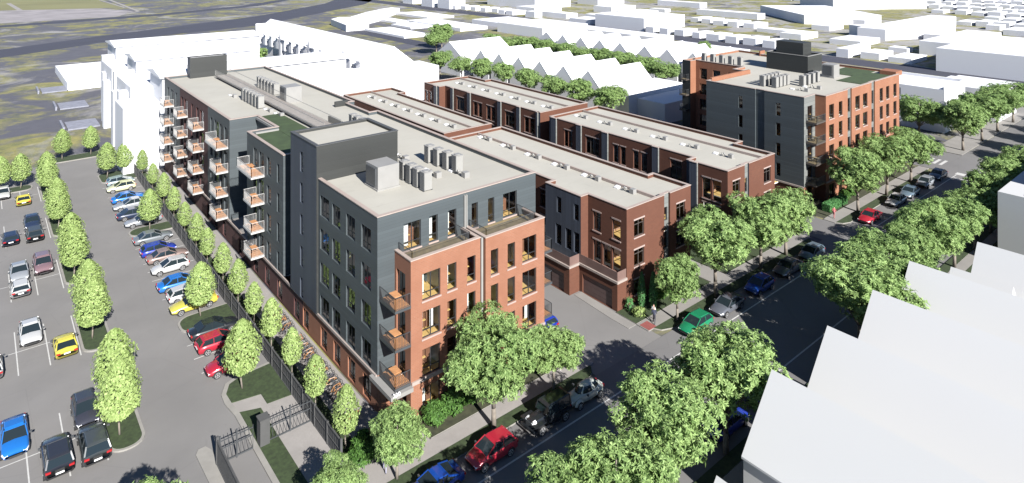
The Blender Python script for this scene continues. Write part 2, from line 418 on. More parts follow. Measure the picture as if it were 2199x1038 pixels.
def wall(mb, a, b, n, z0, z1, ops, m, depth=.22):
    """vertical wall from a to b (xy), outward normal n, with cut openings (u0,z0,w,h measured in world x or y)"""
    ax = 1 if abs(n[0]) > .5 else 0           # coordinate that varies
    lo, hi = min(a[ax], b[ax]), max(a[ax], b[ax]); c = a[1-ax]
    def P(u, z, d=0):
        q = [0, 0, z]; q[ax] = u; q[1-ax] = c - n[1-ax]*d; return tuple(q)
    us = sorted({lo, hi, *[o[0] for o in ops], *[o[0]+o[2] for o in ops]})
    zs = sorted({z0, z1, *[o[1] for o in ops], *[o[1]+o[3] for o in ops]})
    us = [u for u in us if lo-1e-6 <= u <= hi+1e-6]; zs = [z for z in zs if z0-1e-6 <= z <= z1+1e-6]
    for i in range(len(us)-1):
        for j in range(len(zs)-1):
            cu, cz = (us[i]+us[i+1])/2, (zs[j]+zs[j+1])/2
            if any(o[0] < cu < o[0]+o[2] and o[1] < cz < o[1]+o[3] for o in ops): continue
            mb.quad(P(us[i],zs[j]), P(us[i+1],zs[j]), P(us[i+1],zs[j+1]), P(us[i],zs[j+1]), m)
    for o in ops:
        u, z, w, h = o[:4]
        mb.quad(P(u,z), P(u,z,depth), P(u,z+h,depth), P(u,z+h), m); mb.quad(P(u+w,z), P(u+w,z,depth), P(u+w,z+h,depth), P(u+w,z+h), m)
        mb.quad(P(u,z), P(u+w,z), P(u+w,z,depth), P(u,z,depth), m); mb.quad(P(u,z+h), P(u+w,z+h), P(u+w,z+h,depth), P(u,z+h,depth), m)
def body(mb, poly, z0, z1, wins, matfn):
    """CCW rectilinear footprint; wins = list of (ax,c,u,z,w,h,...)"""
    n_ = len(poly)
    for i in range(n_):
        a, b = poly[i], poly[(i+1) % n_]
        dx, dy = b[0]-a[0], b[1]-a[1]
        if abs(dx)+abs(dy) < 1e-6: continue
        n = (math.copysign(1, dy), 0) if abs(dy) > abs(dx) else (0, -math.copysign(1, dx))
        ax = 'x' if n[0] else 'y'; c = a[0] if n[0] else a[1]
        lo = min(a[1], b[1]) if n[0] else min(a[0], b[0]); hi = max(a[1], b[1]) if n[0] else max(a[0], b[0])
        ops = []
        if n[0] < 0 or n[1] < 0:
            ops = [(w[2],w[3],w[4],w[5]) for w in wins if w[0] == ax and abs(w[1]-c) < .02 and w[2] >= lo-.01 and w[2]+w[4] <= hi+.01 and w[3] >= z0-.01 and w[3]+w[5] <= z1+.01]
        r = matfn(n, c, lo, hi)
        if r is None: continue
        wall(mb, a, b, n, z0, z1, ops, r)
def offset(poly, d):
    n = len(poly); out = []
    for i in range(n):
        p, q, r = poly[i-1], poly[i], poly[(i+1) % n]
        def nrm(a, b):
            l = math.hypot(b[0]-a[0], b[1]-a[1]); return ((b[1]-a[1])/l, -(b[0]-a[0])/l)
        n1, n2 = nrm(p, q), nrm(q, r)
        if abs(n1[0]*n2[0]+n1[1]*n2[1]) > .99: out.append((q[0]-n1[0]*d, q[1]-n1[1]*d))
        else: out.append((q[0]-(n1[0]+n2[0])*d, q[1]-(n1[1]+n2[1])*d))
    return out
def roofparts(poly, zr, zt, root, rm, inm, cop, th=.28, name='roof'):
    mb = MB(); mb.poly([(x, y, zr) for x, y in offset(poly, .05)]); mb.obj(name, rm, root)
    a, b = MB(), MB(); inn = offset(poly, th); n = len(poly); o1 = offset(poly, -.05); i1 = offset(poly, th+.05)
    for i in range(n):
        j = (i+1) % n
        a.quad((*inn[i], zr), (*inn[j], zr), (*inn[j], zt), (*inn[i], zt))
        for (pa, pb, za, zb_) in ((o1, o1, zt-.02, zt+.06), (o1, i1, zt+.06, zt+.06), (i1, i1, zt+.06, zt-.02), (i1, o1, zt-.02, zt-.02)):
            b.quad((*pa[i], za), (*pa[j], za), (*pb[j], zb_), (*pb[i], zb_))
    a.obj('parapet', inm, root); b.obj('coping', cop, root)

def railing_mesh(name, pts, h, mtl, step=.14, panel=None, z=0):
    mb = MB()
    for (a, b2) in zip(pts[:-1], pts[1:]):
        a = Vector((*a, z)); b2 = Vector((*b2, z)); L = (b2-a).length; n = max(1, int(L/step))
        up = Vector((0, 0, h))
        mb.tube(a+up, b2+up, .028, 4); mb.tube(a+Vector((0,0,.08)), b2+Vector((0,0,.08)), .02, 4)
        for k in range(n+1):
            p = a.lerp(b2, k/n); r = .03 if k in (0, n) else (.018 if mtl is M['darkm'] else .012)
            mb.tube(p, p+up, r, 4, cap=False)
    return mb.mesh(name, mtl)
def balcony(root, x0, y0, x1, y1, z, sides, railm, edge, deckm=None, name='balcony', th=.22):
    """slab + deck + railing; sides = polyline of railing"""
    mb = MB(); mb.box(x0,y0,z-th,x1,y1,z); o = mb.obj(name, edge, root)
    d = MB(); d.poly([(x0+.06,y0+.06,z+.012),(x1-.02,y0+.06,z+.012),(x1-.02,y1-.06,z+.012),(x0+.06,y1-.06,z+.012)])
    dk = add('deck', d.mesh('deck', deckm or M['deck'])); dk.parent = o
    r = add('railing', railing_mesh('railing', sides, 1.05, railm, z=z+.01)); r.parent = o
    # low timber table with two benches
    f = MB(); cx, cy = (x0+x1)/2, (y0+y1)/2
    if x1-x0 > 1.2:
        f.box(cx-.35,cy-.5,z+.62,cx+.35,cy+.5,z+.68); f.box(cx-.28,cy-.4,z+.02,cx-.2,cy-.32,z+.62); f.box(cx+.2,cy+.32,z+.02,cx+.28,cy+.4,z+.62)
        f.box(cx-.6,cy-.45,z+.4,cx-.42,cy+.45,z+.45); f.box(cx-.55,cy-.05,z+.02,cx-.47,cy+.05,z+.4)
        t_ = add('table', f.mesh('table', deckm or M['deck'])); t_.parent = o
    return o

# ------------------------------------------------------------------ main apartment building
ROOT = empty('apartment_building', (26.2,49.7,0), 'five-storey slate-clad apartment building with orange brick front and a charcoal roof tower', 'building')
X0 = 26.2
wins = []        # (ax,c,u,z,w,h,style,sill,lintel)
FL = [3.2, 6.4, 9.6, 12.8]
# slate west face, front part
for k, z in enumerate((3.25, 6.5, 9.8, 13.1)):
    for u, w in ((59.5,2.1),(57.0,1.8),(53.95,1.8),(50.9,1.8)): wins.append(('x',X0,u,z,w,2.05,'D',False,False))
    wins.append(('x',26.0,65.4,z,.85,2.1,'D',False,False))
    for u, w in ((75.6,1.3),(72.8,.8),(78.0,1.6),(80.4,1.3)): wins.append(('x',X0,u,z,w,2.15,'D',False,False))
    for u, w in ((92.4,1.5),(94.7,1.4),(96.6,2.0),(99.5,1.2),(104.4,2.0),(107.2,1.4),(110.4,1.3),(114.0,2.0),(117.0,1.2),(121.0,1.2),(123.6,2.0),(127.0,1.3)):
        wins.append(('x',X0,u,z-.05,w,2.2,'D',False,False))
wins.append(('x',26.0,65.4,16.3,.85,2.1,'D',False,False))
for u in (50.9,53.9,57.0,60.0,64.5,67,72,76,80,86,93,97,101): wins.append(('x',X0,u,.25,1.5,1.95,'D',False,False))
# brick front, two volumes
for k in range(4):
    z = .06+3.2*k
    for u, w in ((28.97,1.8),(31.5,.95),(33.6,.92)): wins.append(('y',47.0,u,z,w,2.3,'D',True,False))
    for u, w in ((35.95,.85),(37.9,.9),(39.7,1.75)): wins.append(('y',46.6,u,z+.1,w,2.3,'D',True,False))
for u, w in ((28.74,1.75),(31.35,.9),(33.37,.93),(36.05,.72),(38.0,.75),(39.85,1.75)): wins.append(('y',49.7,u,13.0,w,2.35,'D',True,False))
# doors on the side of the brick box onto the corner balconies
for k in range(1, 4): wins.append(('x',27.85,47.9,3.25*k-.1 if k else 0,1.5,2.3,'D',False,False))
wins.append(('x',27.85,47.7,.05,1.7,2.5,'D',False,False))
poly_up = [(26.2,49.7),(44.1,49.7),(44.1,83.5),(42.8,83.5),(42.8,91),(44.1,91),(44.1,130.5),(26.2,130.5),(26.2,119),(26.2,102),(26.2,91.4),(29.8,91.4),(29.8,84.1),(26.2,84.1),(26.2,71.6),(29.0,71.6),(29.0,66.5),(26.2,66.5)]
mats = [M['slate'], M['brick'], M['darkbrick'], M['tower'], M['bluepanel'], M['slate2'], M['concrete']]
mb = MB()
def mf(n, c, lo, hi):
    if n[0] < 0 and abs(c-26.2) < .01 and lo > 101 and hi < 119.5: return 2
    return 0
body(mb, poly_up, 3.2, 16.62, wins, mf)
mb.obj('upper_walls', mats, ROOT)
mb = MB()
def mg(n, c, lo, hi): return 1 if lo < 80 or n[1] < 0 else 2
gw = [w for w in wins if w[3] < 1]
body(mb, [(26.21,49.71),(27.85,49.71),(44.09,49.71),(44.09,130.45),(26.21,130.45),(26.21,66),], 0, 3.2, [(w[0], 26.21 if w[1] == X0 else w[1], *w[2:]) for w in gw], lambda n, c, lo, hi: 2 if n[0] < 0 and lo > 60 else 1)
mb.poly([(26.21,83.0,3.19),(31,83.0,3.19),(31,92,3.19),(26.21,92,3.19)], 6)
mb.obj('ground_floor_walls', mats, ROOT)
# brick front volumes
mb = MB()
body(mb, [(27.85,49.7),(27.85,47.0),(35.05,47.0),(35.05,49.7)], 0, 13.35, wins, lambda n, c, lo, hi: None if n[1] > 0 else 1)
body(mb, [(35.35,49.7),(35.35,46.6),(42.5,46.6),(42.5,49.7)], 0, 13.35, wins, lambda n, c, lo, hi: None if n[1] > 0 else 1)
mb.obj('brick_front', mats, ROOT)
# terrace floors and coping on top of the brick front
for (x0, y0, x1) in ((27.85,47.0,35.05),(35.35,46.6,42.5)):
    mb = MB(); mb.box(x0+.25,y0+.25,12.6,x1-.25,49.69,12.82); o = mb.obj('terrace', M['deck2'], ROOT)
    mb = MB()
    mb.box(x0-.04,y0-.04,13.33,x1+.04,y0+.3,13.42); mb.box(x0-.04,y0+.302,13.33,x0+.3,49.69,13.42); mb.box(x1-.3,y0+.302,13.33,x1+.04,49.69,13.42)
    c = add('coping', mb.mesh('coping', M['coping'])); c.parent = o
    r = add('railing', railing_mesh('railing', [(x0+.35,49.6),(x0+.35,y0+.38),(x1-.9,y0+.38),(x1-.9,49.6)], 1.15, M['darkm'], .12, z=12.83)); r.parent = o
# roof: main sheet and coping
roofparts([p for p in poly_up if p not in ((26.2,119),(26.2,102))], 16.2, 16.6, ROOT, M['roof'], M['slate'], M['coping'])
# tower
mb = MB(); body(mb, [(26.0,62.0),(35.1,62.0),(35.1,68.9),(26.0,68.9)], 3.2, 19.8, wins, lambda n, c, lo, hi: 4 if n[0] < 0 else 3)
tw = mb.obj('stair_tower', mats, ROOT)
roofparts([(26.0,62.0),(35.1,62.0),(35.1,68.9),(26.0,68.9)], 19.55, 19.82, ROOT, M['roof'], M['tower'], M['copdark'], .3, 'tower_roof')
mb = MB(); body(mb, [(29.9,128.2),(36.3,128.2),(36.3,130.2),(29.9,130.2)], 16.2, 19.9, [], lambda n, c, lo, hi: 4 if n[0] < 0 else 3)
mb.obj('rear_penthouse', mats, ROOT)
roofparts([(29.9,128.2),(36.3,128.2),(36.3,130.2),(29.9,130.2)], 19.75, 19.9, ROOT, M['white'], M['tower'], M['copdark'], .12, 'penthouse_roof')
# bands, downpipes
mb = MB(); mb.box(26.05,49.75,3.0,26.195,84.0,3.24); mb.box(26.05,84.0,3.0,26.195,130.4,3.24)
mb.box(27.9,46.86,2.98,35.05,46.995,3.26); mb.box(35.36,46.46,2.98,42.5,46.595,3.26); mb.obj('stone_band', M['belt'], ROOT)
mb = MB(); mb.box(35.1,46.9,.2,35.3,47.2,13.3); mb.box(35.1,49.5,13.3,35.22,49.69,16.4); mb.box(35.3,49.5,13.3,35.42,49.69,16.4); mb.obj('downpipe', M['grey'], ROOT)
# green roof, roof terrace walls
mb = MB(); mb.prism([(29.95,69.2),(33.2,69.2),(33.2,92.0),(29.95,92.0)], 16.18, 16.3)
mb.prism([(26.75,72.2),(29.9,72.2),(29.9,83.4),(26.75,83.4)], 16.18, 16.3); mb.obj('green_roof', M['groof'], ROOT)
mb = MB(); mb.box(29.55,84.5,16.2,29.85,91.0,16.5); mb.box(27.0,83.2,16.2,29.9,83.42,16.5); mb.obj('roof_kerb', M['lightgrey'], ROOT)
for q_ in ((36.2,76,16.2,36.4,82.5,17.3),(40.9,90.7,16.2,42.9,91.0,17.0)): mb = MB(); mb.box(*q_); mb.obj('roof_screen_wall', M['tower'], ROOT)
# roof walkway with railings
mb = MB(); mb.box(33.5,77.5,16.55,35.8,125.5,16.72); wk = mb.obj('roof_walkway', mat('walkway_grating', (.19,.17,.155), .8, .15, 2), ROOT)
for x in (33.5, 35.8):
    r = add('railing', railing_mesh('railing', [(x,77.5),(x,125.5)], 1.05, M['grey'], .3, z=16.72)); r.parent = wk
# west balconies
for Y0, Y1, zs in ((77.68,83.2,(12.8,)),(77.68,80.6,(9.6,6.4,3.4)),(92.0,97.6,(12.8,9.6,6.4,3.4)),(104.1,107.4,(12.8,9.6,6.4,3.4)),(113.8,116.7,(12.8,9.6,6.4,3.4)),(123.2,126.6,(12.8,9.6,6.4,3.4))):
    for z in zs:
        y1 = Y1 if not (Y0 == 92.0 and z < 12) else 95.4
        balcony(ROOT, 24.65, Y0, 26.19, y1, z, [(26.15,Y0+.05),(24.7,Y0+.05),(24.7,y1-.05),(26.15,y1-.05)], M['whitem'], M['whitem'])
# corner balconies between slate and brick
for z in (3.35,6.5,9.7):
    balcony(ROOT, 26.35, 46.95, 27.84, 49.65, z, [(26.38,49.6),(26.38,47.0),(27.8,47.0)], M['darkm'], M['darkm'])
for z in (3.2,6.4,9.6):
    balcony(ROOT, 42.52, 47.2, 44.1, 49.6, z, [(42.6,47.25),(44.05,47.25),(44.05,49.55)], M['darkm'], M['darkm'])
# entrance canopy with house number
mb = MB(); mb.box(25.75,46.55,2.78,26.33,50.3,3.12); mb.box(26.33,46.55,2.78,27.84,46.93,3.12); mb.box(26.33,46.93,2.78,27.84,49.69,2.86)
cn = mb.obj('entrance_canopy', M['lightgrey'], ROOT)
tc = bpy.data.curves.new('house_number', 'FONT'); tc.body = '220'; tc.size = .45; tc.extrude = .04; tc.align_x = 'CENTER'
tc.materials.append(M['cwhite'])
to = bpy.data.objects.new('house_number', tc); COL.objects.link(to); to.location = (26.25,46.5,3.08); to.rotation_euler = (math.pi/2,0,0); to.parent = cn
bpy.context.view_layer.update()
dg = bpy.context.evaluated_depsgraph_get(); tme = bpy.data.meshes.new_from_object(to.evaluated_get(dg)); bpy.data.objects.remove(to)
to = add('house_number', tme); to.location = (26.25,46.5,3.08); to.rotation_euler = (math.pi/2,0,0); to.parent = cn
mb = MB(); mb.box(26.22,48.2,0,27.1,49.7,2.78); mb.obj('entrance_pier', M['brick'], ROOT)
# interior: floors, partitions, furniture
mb = MB()
for z in (0.06, 3.1, 6.3, 9.5, 12.7):
    zt = z+.12 if z > 1 else .05
    mb.box(26.5,49.95,zt-.3 if z > 1 else 0.02,43.9,61.8,zt,1,0)
    for q_ in ((30.0,61.8,42.6,130),(26.5,71.9,29.99,83.9),(26.5,91.7,29.99,130)): mb.box(q_[0],q_[1],zt-.3 if z > 1 else 0.02,q_[2],q_[3],zt,1,1)
    if z < 12: mb.box(28.1,47.25,zt-.3 if z > 1 else .02,34.8,49.94,zt,1,0); mb.box(35.6,46.85,zt-.3 if z > 1 else .02,42.3,49.94,zt,1,0)
mb.box(31.5,54,0,31.6,130,16,2); mb.box(28,54,0,43.9,54.1,16,1)
for u in (31.15,33.1,35.2,37.4,39.3): mb.box(u-.05,49.96,0,u+.05,54,16,1); mb.box(u-.05,47.3 if u < 35 else 46.95,0,u+.05,49.95,12.5,1)
for u in (53.1,56.2,59.2,61.9,74.5,79.5,91.5,98,103,109,112.5,119.5): mb.box(26.5,u-.05,0,31.4,u+.05,16,2)
mb.obj('interior', [M['floorwood'], M['inwall'], M['inwall2']], ROOT)
mb = MB(); rr = random.Random(3)
for k in range(5):
    z = 3.2*k+.15
    for u in (29.3,31.8,33.9,36.3,38.2,40.1):
        y0 = 47.5 if k < 4 else 50.3
        mb.box(u,y0+.6,z+.7,u+.75,y0+1.7,z+.76); mb.box(u+.3,y0+1.1,z,u+.42,y0+1.22,z+.7)
        mb.box(u+.1,y0+2.2,z,u+.8,y0+3.0,z+.9,1)
        h_ = (k*5+int(u*3)) % 4
        mb.box(u-.36,y0+.30,z,u+.05+.12*h_,y0+.36,z+2.3,2)
        if h_ != 2: mb.box(u+.42,y0+.8,z,u+1.25,y0+1.5,z+1.25,1)
        if h_ == 1: mb.box(u+.9,y0+.32,z+.2,u+1.25,y0+.36,z+2.3,2)
        if h_ == 3: mb.box(u+.2,y0+2.0,z,u+1.3,y0+2.1,z+2.5,1)
mb.obj('furniture', [M['floorwood'], mat('brown_upholstery', (.16,.07,.04), .9), M['cwhite']], ROOT)
for w in wins: put_window(ROOT, w[0], w[1], w[2], w[3], w[4], w[5], w[6], w[7], w[8])

# ------------------------------------------------------------------ roof equipment (lifted things)
def tall_unit():
    r = empty('condenser_unit', (0,0,0), '', 'air conditioner', '')
    mb = MB(); mb.box(-.42,-.42,.1,.42,.42,1.75); b1 = mb.obj('casing', M['grey'], None); b1.parent = r
    mb = MB(); mb.box(-.46,-.46,1.75,.46,.46,1.83); mb.tube((0,0,1.83),(0,0,1.9),.3,12); b2 = mb.obj('fan_guard', M['lightgrey'], None); b2.parent = r
    mb = MB()
    for i in range(9): mb.box(-.445,-.36,.25+i*.16,-.42,.36,.32+i*.16)
    b3 = mb.obj('coil_grille', mat('coil_grille', (.10,.10,.10), .6), None); b3.parent = r
    mb = MB(); mb.box(-.5,-.4,0,-.4,.4,.1); mb.box(.4,-.4,0,.5,.4,.1); b4 = mb.obj('mounting_rail', M['darkm'], None); b4.parent = r
    TREE[r.name] = [(b1,[]),(b2,[]),(b3,[]),(b4,[])]; return r
unit0 = tall_unit(); used = [False]
def place(proto, loc, label, group, rz=0, scale=None, over=None, flag=used):
    if not flag[0]:
        flag[0] = True; o = proto; o.location = loc; o.rotation_euler = (0,0,rz)
        if scale: o.scale = scale if isinstance(scale, (tuple, list)) else (scale,)*3
        o['label'] = label
        if over:
            for c, _ in TREE[proto.name]:
                k = c.name.split('.')[0]
                if k in over: c.material_slots[0].link = 'OBJECT'; c.material_slots[0].material = over[k]
    else: o = dup(proto, loc, rz, label, scale, over)
    if group: o['group'] = group
    elif 'group' in o: del o['group']
    return o
rows = [([(33.4+.0, 57.6-1.35*k) for k in range(4)][::-1], 'row by the big square unit', 16.2),
        ([(38.2+.15*k, 60.5-1.55*k) for k in range(4)], 'front right row on the apartment roof', 16.2),
        ([(37.9, 78.5-1.4*k) for k in range(6)], 'row behind the roof tower', 16.2),
        ([(32.2, 104.5-1.45*k) for k in range(6)], 'row west of the roof walkway', 16.2),
        ([(37.2, 112.5-1.5*k) for k in range(6)], 'row east of the roof walkway', 16.2),
        ([(104.2+1.25*k, 58.6) for k in range(5)], 'rear row on the far corner building roof', 16.2),
        ([(104.6+1.25*k, 56.6) for k in range(4)], 'middle row on the far corner building roof', 16.2),
        ([(109.3+1.9*k, 54.2+.1*k) for k in range(4)], 'front row on the far corner building roof', 16.2),
        ([(117.9+.3*k, 79.5-1.9*k) for k in range(5)], 'row on the rear wing roof of the far corner building', 16.2)]
for pts, what, z in rows:
    for i, (x, y) in enumerate(pts):
        place(unit0, (x, y, z), 'tall grey condenser, %s in the %s' % (ordn(i), what.replace(' of the far corner building',' of the corner building')), 'tall grey roof condensers')
def big_unit(x, y, w, d, h, label, z=16.2):
    r = empty('rooftop_unit', (x,y,z), label, 'air handler', 'square rooftop units')
    mb = MB(); mb.box(x-w/2,y-d/2,z+.15,x+w/2,y+d/2,z+h); mb.obj('cabinet', M['lightgrey'], r)
    mb = MB(); mb.box(x-w/2-.1,y-d/2-.1,z,x+w/2+.1,y+d/2+.1,z+.15); mb.obj('curb', M['grey'], r)
    mb = MB(); mb.box(x-w/2-.14,y-d/2+.3,z+.5,x-w/2-.002,y+d/2-.3,z+h-.2); mb.obj('louvre', M['darkm'], r)
big_unit(30.75,57.3,2.3,2.5,2.3,'big square grey air handler beside the roof tower')
big_unit(37.4,99.0,2.4,2.6,2.4,'big square grey air handler east of the roof walkway')
big_unit(121.5,55.0,2.3,2.2,2.4,'big square grey air handler beside the far green roof')
# small roof vents
def vent_proto():
    r = empty('roof_vent', (0,0,0), '', 'vent', '')
    mb = MB(); mb.box(-.3,-.3,0,.3,.3,.55); a = mb.obj('vent_box', M['lightgrey'], None); a.parent = r
    mb = MB(); mb.tube((-.1,.9,0),(-.1,.9,.4),.1,8); mb.tube((-.1,.9,.4),(-.35,.9,.5),.12,8); mb.tube((.2,1.5,0),(.2,1.5,.35),.1,8); b = mb.obj('vent_pipe', M['grey'], None, True); b.parent = r
    mb = MB(); mb.box(-.35,2.1,0,.0,2.7,.14); mb.box(.1,2.3,0,.45,2.9,.14); c = mb.obj('roof_hatch', M['white'], None); c.parent = r
    TREE[r.name] = [(a,[]),(b,[]),(c,[])]; return r
vent0 = vent_proto(); vf = [False]
def vents(pts, what, z, rz=0, s=1.0):
    for i, (x, y) in enumerate(pts):
        place(vent0, (x, y, z), 'small pale vent cluster, %s %s' % (ordn(i), what), 'small roof vent clusters', rz, s, None, vf)
vents([(38.4,54.0),(36.2,55.8),(36.4,62.5),(39.0,57.0)], 'on the front roof of the apartment building', 16.2)
vents([(32.6,97.5),(32.6,93.9),(32.9,90.5),(31.5,107)], 'west of the roof walkway on the apartment building', 16.2, 0, .9)
vents([(60.3,50.5+5.6*k) for k in range(6)], 'from the street on the near brick townhouse roof', 10.4)
vents([(60.3,88+4.6*k) for k in range(7)], 'from the alley on the rear left townhouse roof', 10.4)
vents([(81.3,50.5+5.6*k) for k in range(6)], 'from the street on the right brick townhouse roof', 10.4)
vents([(81.6,87.5+4.7*k) for k in range(7)], 'from the alley on the rear right townhouse roof', 10.4)
vents([(105.5,51.6),(109,51.2)], 'near the slate edge of the far corner building roof', 16.2)

# ------------------------------------------------------------------ townhouses
TM = [M['redbrick'], M['bluepanel'], M['slate2'], M['garage'], M['concrete'], M['tower']]
def townhouse(label, poly, wins, matfn, loc, split_x, zt=10.8):
    r = empty('townhouse_block', loc, label, 'building', 'brick townhouse blocks')
    mb = MB(); body(mb, poly, 0, zt, wins, matfn); mb.obj('walls', TM, r)
    cp = []
    for p in poly:
        if cp and math.hypot(p[0]-cp[-1][0], p[1]-cp[-1][1]) < .01: continue
        cp.append(p)
    roofparts(cp, zt-.4, zt, r, M['roof'], M['redbrick'], M['coping'])
    xs = [p[0] for p in poly]; ys = [p[1] for p in poly]
    mb = MB(); mb.box(split_x,min(ys)+.45,zt-.4,split_x+.22,max(ys)-.45,zt-.05); mb.obj('roof_divider', M['coping'], r)
    mb = MB()
    for z in (.02,3.1,6.3): mb.box(min(xs)+2.1,min(ys)+.3,z,max(xs)-.4,max(ys)-.4,z+.12,1,0)
    mb.box(min(xs)+5,min(ys)+4,0,min(xs)+5.1,max(ys)-.4,9.8,1); mb.box(min(xs)+2.5,min(ys)+4,0,max(xs)-.4,min(ys)+4.1,9.8,2)
    for k in range(1, 7):
        y = min(ys)+k*(max(ys)-min(ys))/7; mb.box(min(xs)+2.1,y,0,min(xs)+4.9,y+.1,9.8,1)
    mb.obj('interior', [M['floorwood'], M['inwall'], M['inwall2']], r)
    for w in wins: put_window(r, *w)
    return r
L_ = ('DL', True, True)
def col3(ax, c, u, w, zs=((6.95,2.2),(3.4,2.5)), st=L_): return [(ax,c,u,z,w,h,*st) for z, h in zs]
# near left block
w = []
w += col3('x',55.2,50.95,1.2); w += col3('x',55.2,48.0,1.2); w += [('x',55.2,49.45,3.4,1.2,2.5,*L_)]
w += [('x',54.0,56.2,7.8,.8,1.9,'D',False,False),('x',54.0,53.3,7.8,.8,1.9,'D',False,False),('x',54.0,56.2,4.0,1.0,2.4,'D',False,False),('x',54.0,54.5,4.0,1.0,2.4,'D',False,False),('x',54.0,53.2,4.0,.9,2.4,'D',False,False)]
for y in (60,66.5,73,79): w += col3('x',55.2 if y in (60,73) else 54.0,y,1.3)
w += col3('y',47.1,56.45,1.75,((7.3,1.9),(4.05,1.85),(.9,1.7))); w += col3('y',47.1,64.15,1.7,((7.2,1.95),(4.0,1.9),(.9,1.7)))
w += [('y',47.35,62.05,4.4,.7,2.4,'D',False,False),('y',47.35,62.05,7.6,.7,1.6,'D',False,False)]
A1 = [(55.2,47.1),(61.85,47.1),(61.85,47.35),(62.95,47.35),(62.95,47.1),(67.0,47.1),(67.0,52.8),(65.9,52.8),(65.9,82.6),(55.2,82.6),(54.0,82.6),(54.0,71.5),(55.2,71.5),(55.2,65),(55.2,59.0),(54.0,59.0),(54.0,52.95),(55.2,52.95)]
A1 = [(55.2,47.1),(61.85,47.1),(61.85,47.35),(62.95,47.35),(62.95,47.1),(67.0,47.1),(67.0,52.8),(65.9,52.8),(65.9,82.6),(54.0,82.6),(54.0,78),(55.2,78),(55.2,71.5),(54.0,71.5),(54.0,65),(55.2,65),(55.2,59.0),(54.0,59.0),(54.0,52.95),(55.2,52.95)]
def m1(n, c, lo, hi):
    if n[0] < 0 and abs(c-54.0) < .01: return 1
    if n[1] < 0 and abs(c-47.35) < .01: return 2
    return 0
TA = townhouse('red brick townhouse block with garages on the alley, nearest the apartment building', A1, w, m1, (55.2,47.1,0), 60.8)
# garage podium with ledge, doors, railing
mb = MB()
pod = [(55.19,47.12),(55.19,59),(55.19,65),(52.1,65),(52.1,52.9),(53.7,52.9),(53.7,47.12)][::-1]
gops = [('x',53.7,47.9,.02,4.5,2.15),('x',52.1,53.8,.02,4.3,2.15),('x',52.1,59.8,.02,4.3,2.15)]
body(mb, [(53.7,47.12),(55.19,47.12),(55.19,65),(52.1,65),(52.1,52.9),(53.7,52.9)], 0, 3.1, gops, lambda n, c, lo, hi: None if n[0] > 0 else 0)
mb.poly([(53.7,47.12,3.0),(55.19,47.12,3.0),(55.19,65,3.0),(52.1,65,3.0),(52.1,52.9,3.0),(53.7,52.9,3.0)], 4)
gp = mb.obj('garage_podium', TM, TA)
for _, c, u, z, ww, hh in gops:
    mb = MB()
    for i in range(4): mb.box(c+.16,u,z+i*hh/4+.012,c+.2,u+ww,z+(i+1)*hh/4-.012)
    g = add('garage_door', mb.mesh('garage_door', M['garage'])); g.parent = gp
mb = MB()
lp = [(53.7,47.12),(53.7,52.9),(52.1,52.9),(52.1,65)]
mb.box(53.55,46.97,3.08,53.95,52.75,3.32); mb.box(53.951,46.97,3.08,55.19,47.35,3.32); mb.box(51.95,52.751,3.08,52.35,65,3.32); mb.box(52.351,52.751,3.08,53.95,53.1,3.32)
g = add('ledge', mb.mesh('ledge', M['belt'])); g.parent = gp
mb = MB()
mb.box(53.72,47.15,3.3,53.76,52.88,4.3); mb.box(53.78,47.14,3.3,55.15,47.18,4.3); mb.box(52.15,52.92,3.3,52.19,64.9,4.3); mb.box(52.2,52.92,3.3,53.7,52.96,4.3)
g = add('balustrade', mb.mesh('balustrade', M['rust'])); g.parent = gp
# rear left
A2 = [(56.4,85.1),(65.8,85.1),(65.8,115.6),(67.3,115.6),(67.3,121.3),(56.4,121.3)]
townhouse('red brick townhouse block half hidden behind the apartment building roof', A2, [], lambda n, c, lo, hi: 0, (56.4,85.1,0), 62.2)
def m2(n, c, lo, hi):
    if n[0] < 0 and hi-lo < 1.35: return 1
    if n[1] < 0 and hi-lo < 1.3: return 2
    return 0
# near right block, with slate strips standing slightly proud
def strips(poly_x, y0, y1, ss, proud=.25):
    """points going from y1 down to y0 along -X face with proud slate strips"""
    out = []
    for a, b2 in sorted(ss, reverse=True): out += [(poly_x, b2), (poly_x-proud, b2), (poly_x-proud, a), (poly_x, a)]
    return out
w = []
for u, ww in ((77.9,.9),(76.9,.9),(66.8,1.1),(65.4,1.0),(62.9,1.0),(61.3,1.1),(73.8-2.9,2.9)): w += col3('x',76.4,u,ww,((6.6,2.75),(3.3,2.5)))
w += col3('x',76.4,55.2,1.9,((6.6,3.1),(3.3,2.5)))
for u, ww in ((49.55,1.25),(48.0,1.25)): w += col3('x',74.9,u,ww,((6.4,2.75),(3.3,2.5)))
w += col3('y',47.0,76.05,1.75,((7.2,2.0),(4.0,1.9),(.9,1.7))); w += col3('y',47.0,83.8,1.8,((7.2,2.0),(4.0,1.9),(.9,1.7)))
w += [('y',47.2,79.1,z,.75,1.9,'D',False,False) for z in (7.0,3.8)]
B1 = [(74.9,47.0),(78.95,47.0),(78.95,47.2),(80.0,47.2),(80.0,47.0),(86.7,47.0),(86.7,53.1),(88.6,53.1),(88.6,82.5),(76.4,82.5)] + strips(76.4,53,82,[(80.6,81.9),(74.7,75.8),(68.9,70.1),(59.1,60.2)]) + [(76.4,53.3),(74.9,53.3)] + strips(74.9,47,53,[(51.5,52.7)])
townhouse('red brick townhouse block between the rear alley and the side street, nearest the street', B1, w, m2, (74.9,47.0,0), 84.2)
w = []
for u, ww in ((108.6,2.7),(104.2,1.2),(102.6,1.2),(99.9,1.2),(98.4,1.2),(92.6,2.7),(88.5,1.2),(87.0,1.2)): w += col3('x',76.9,u,ww,((6.6,2.75),(3.3,2.5)))
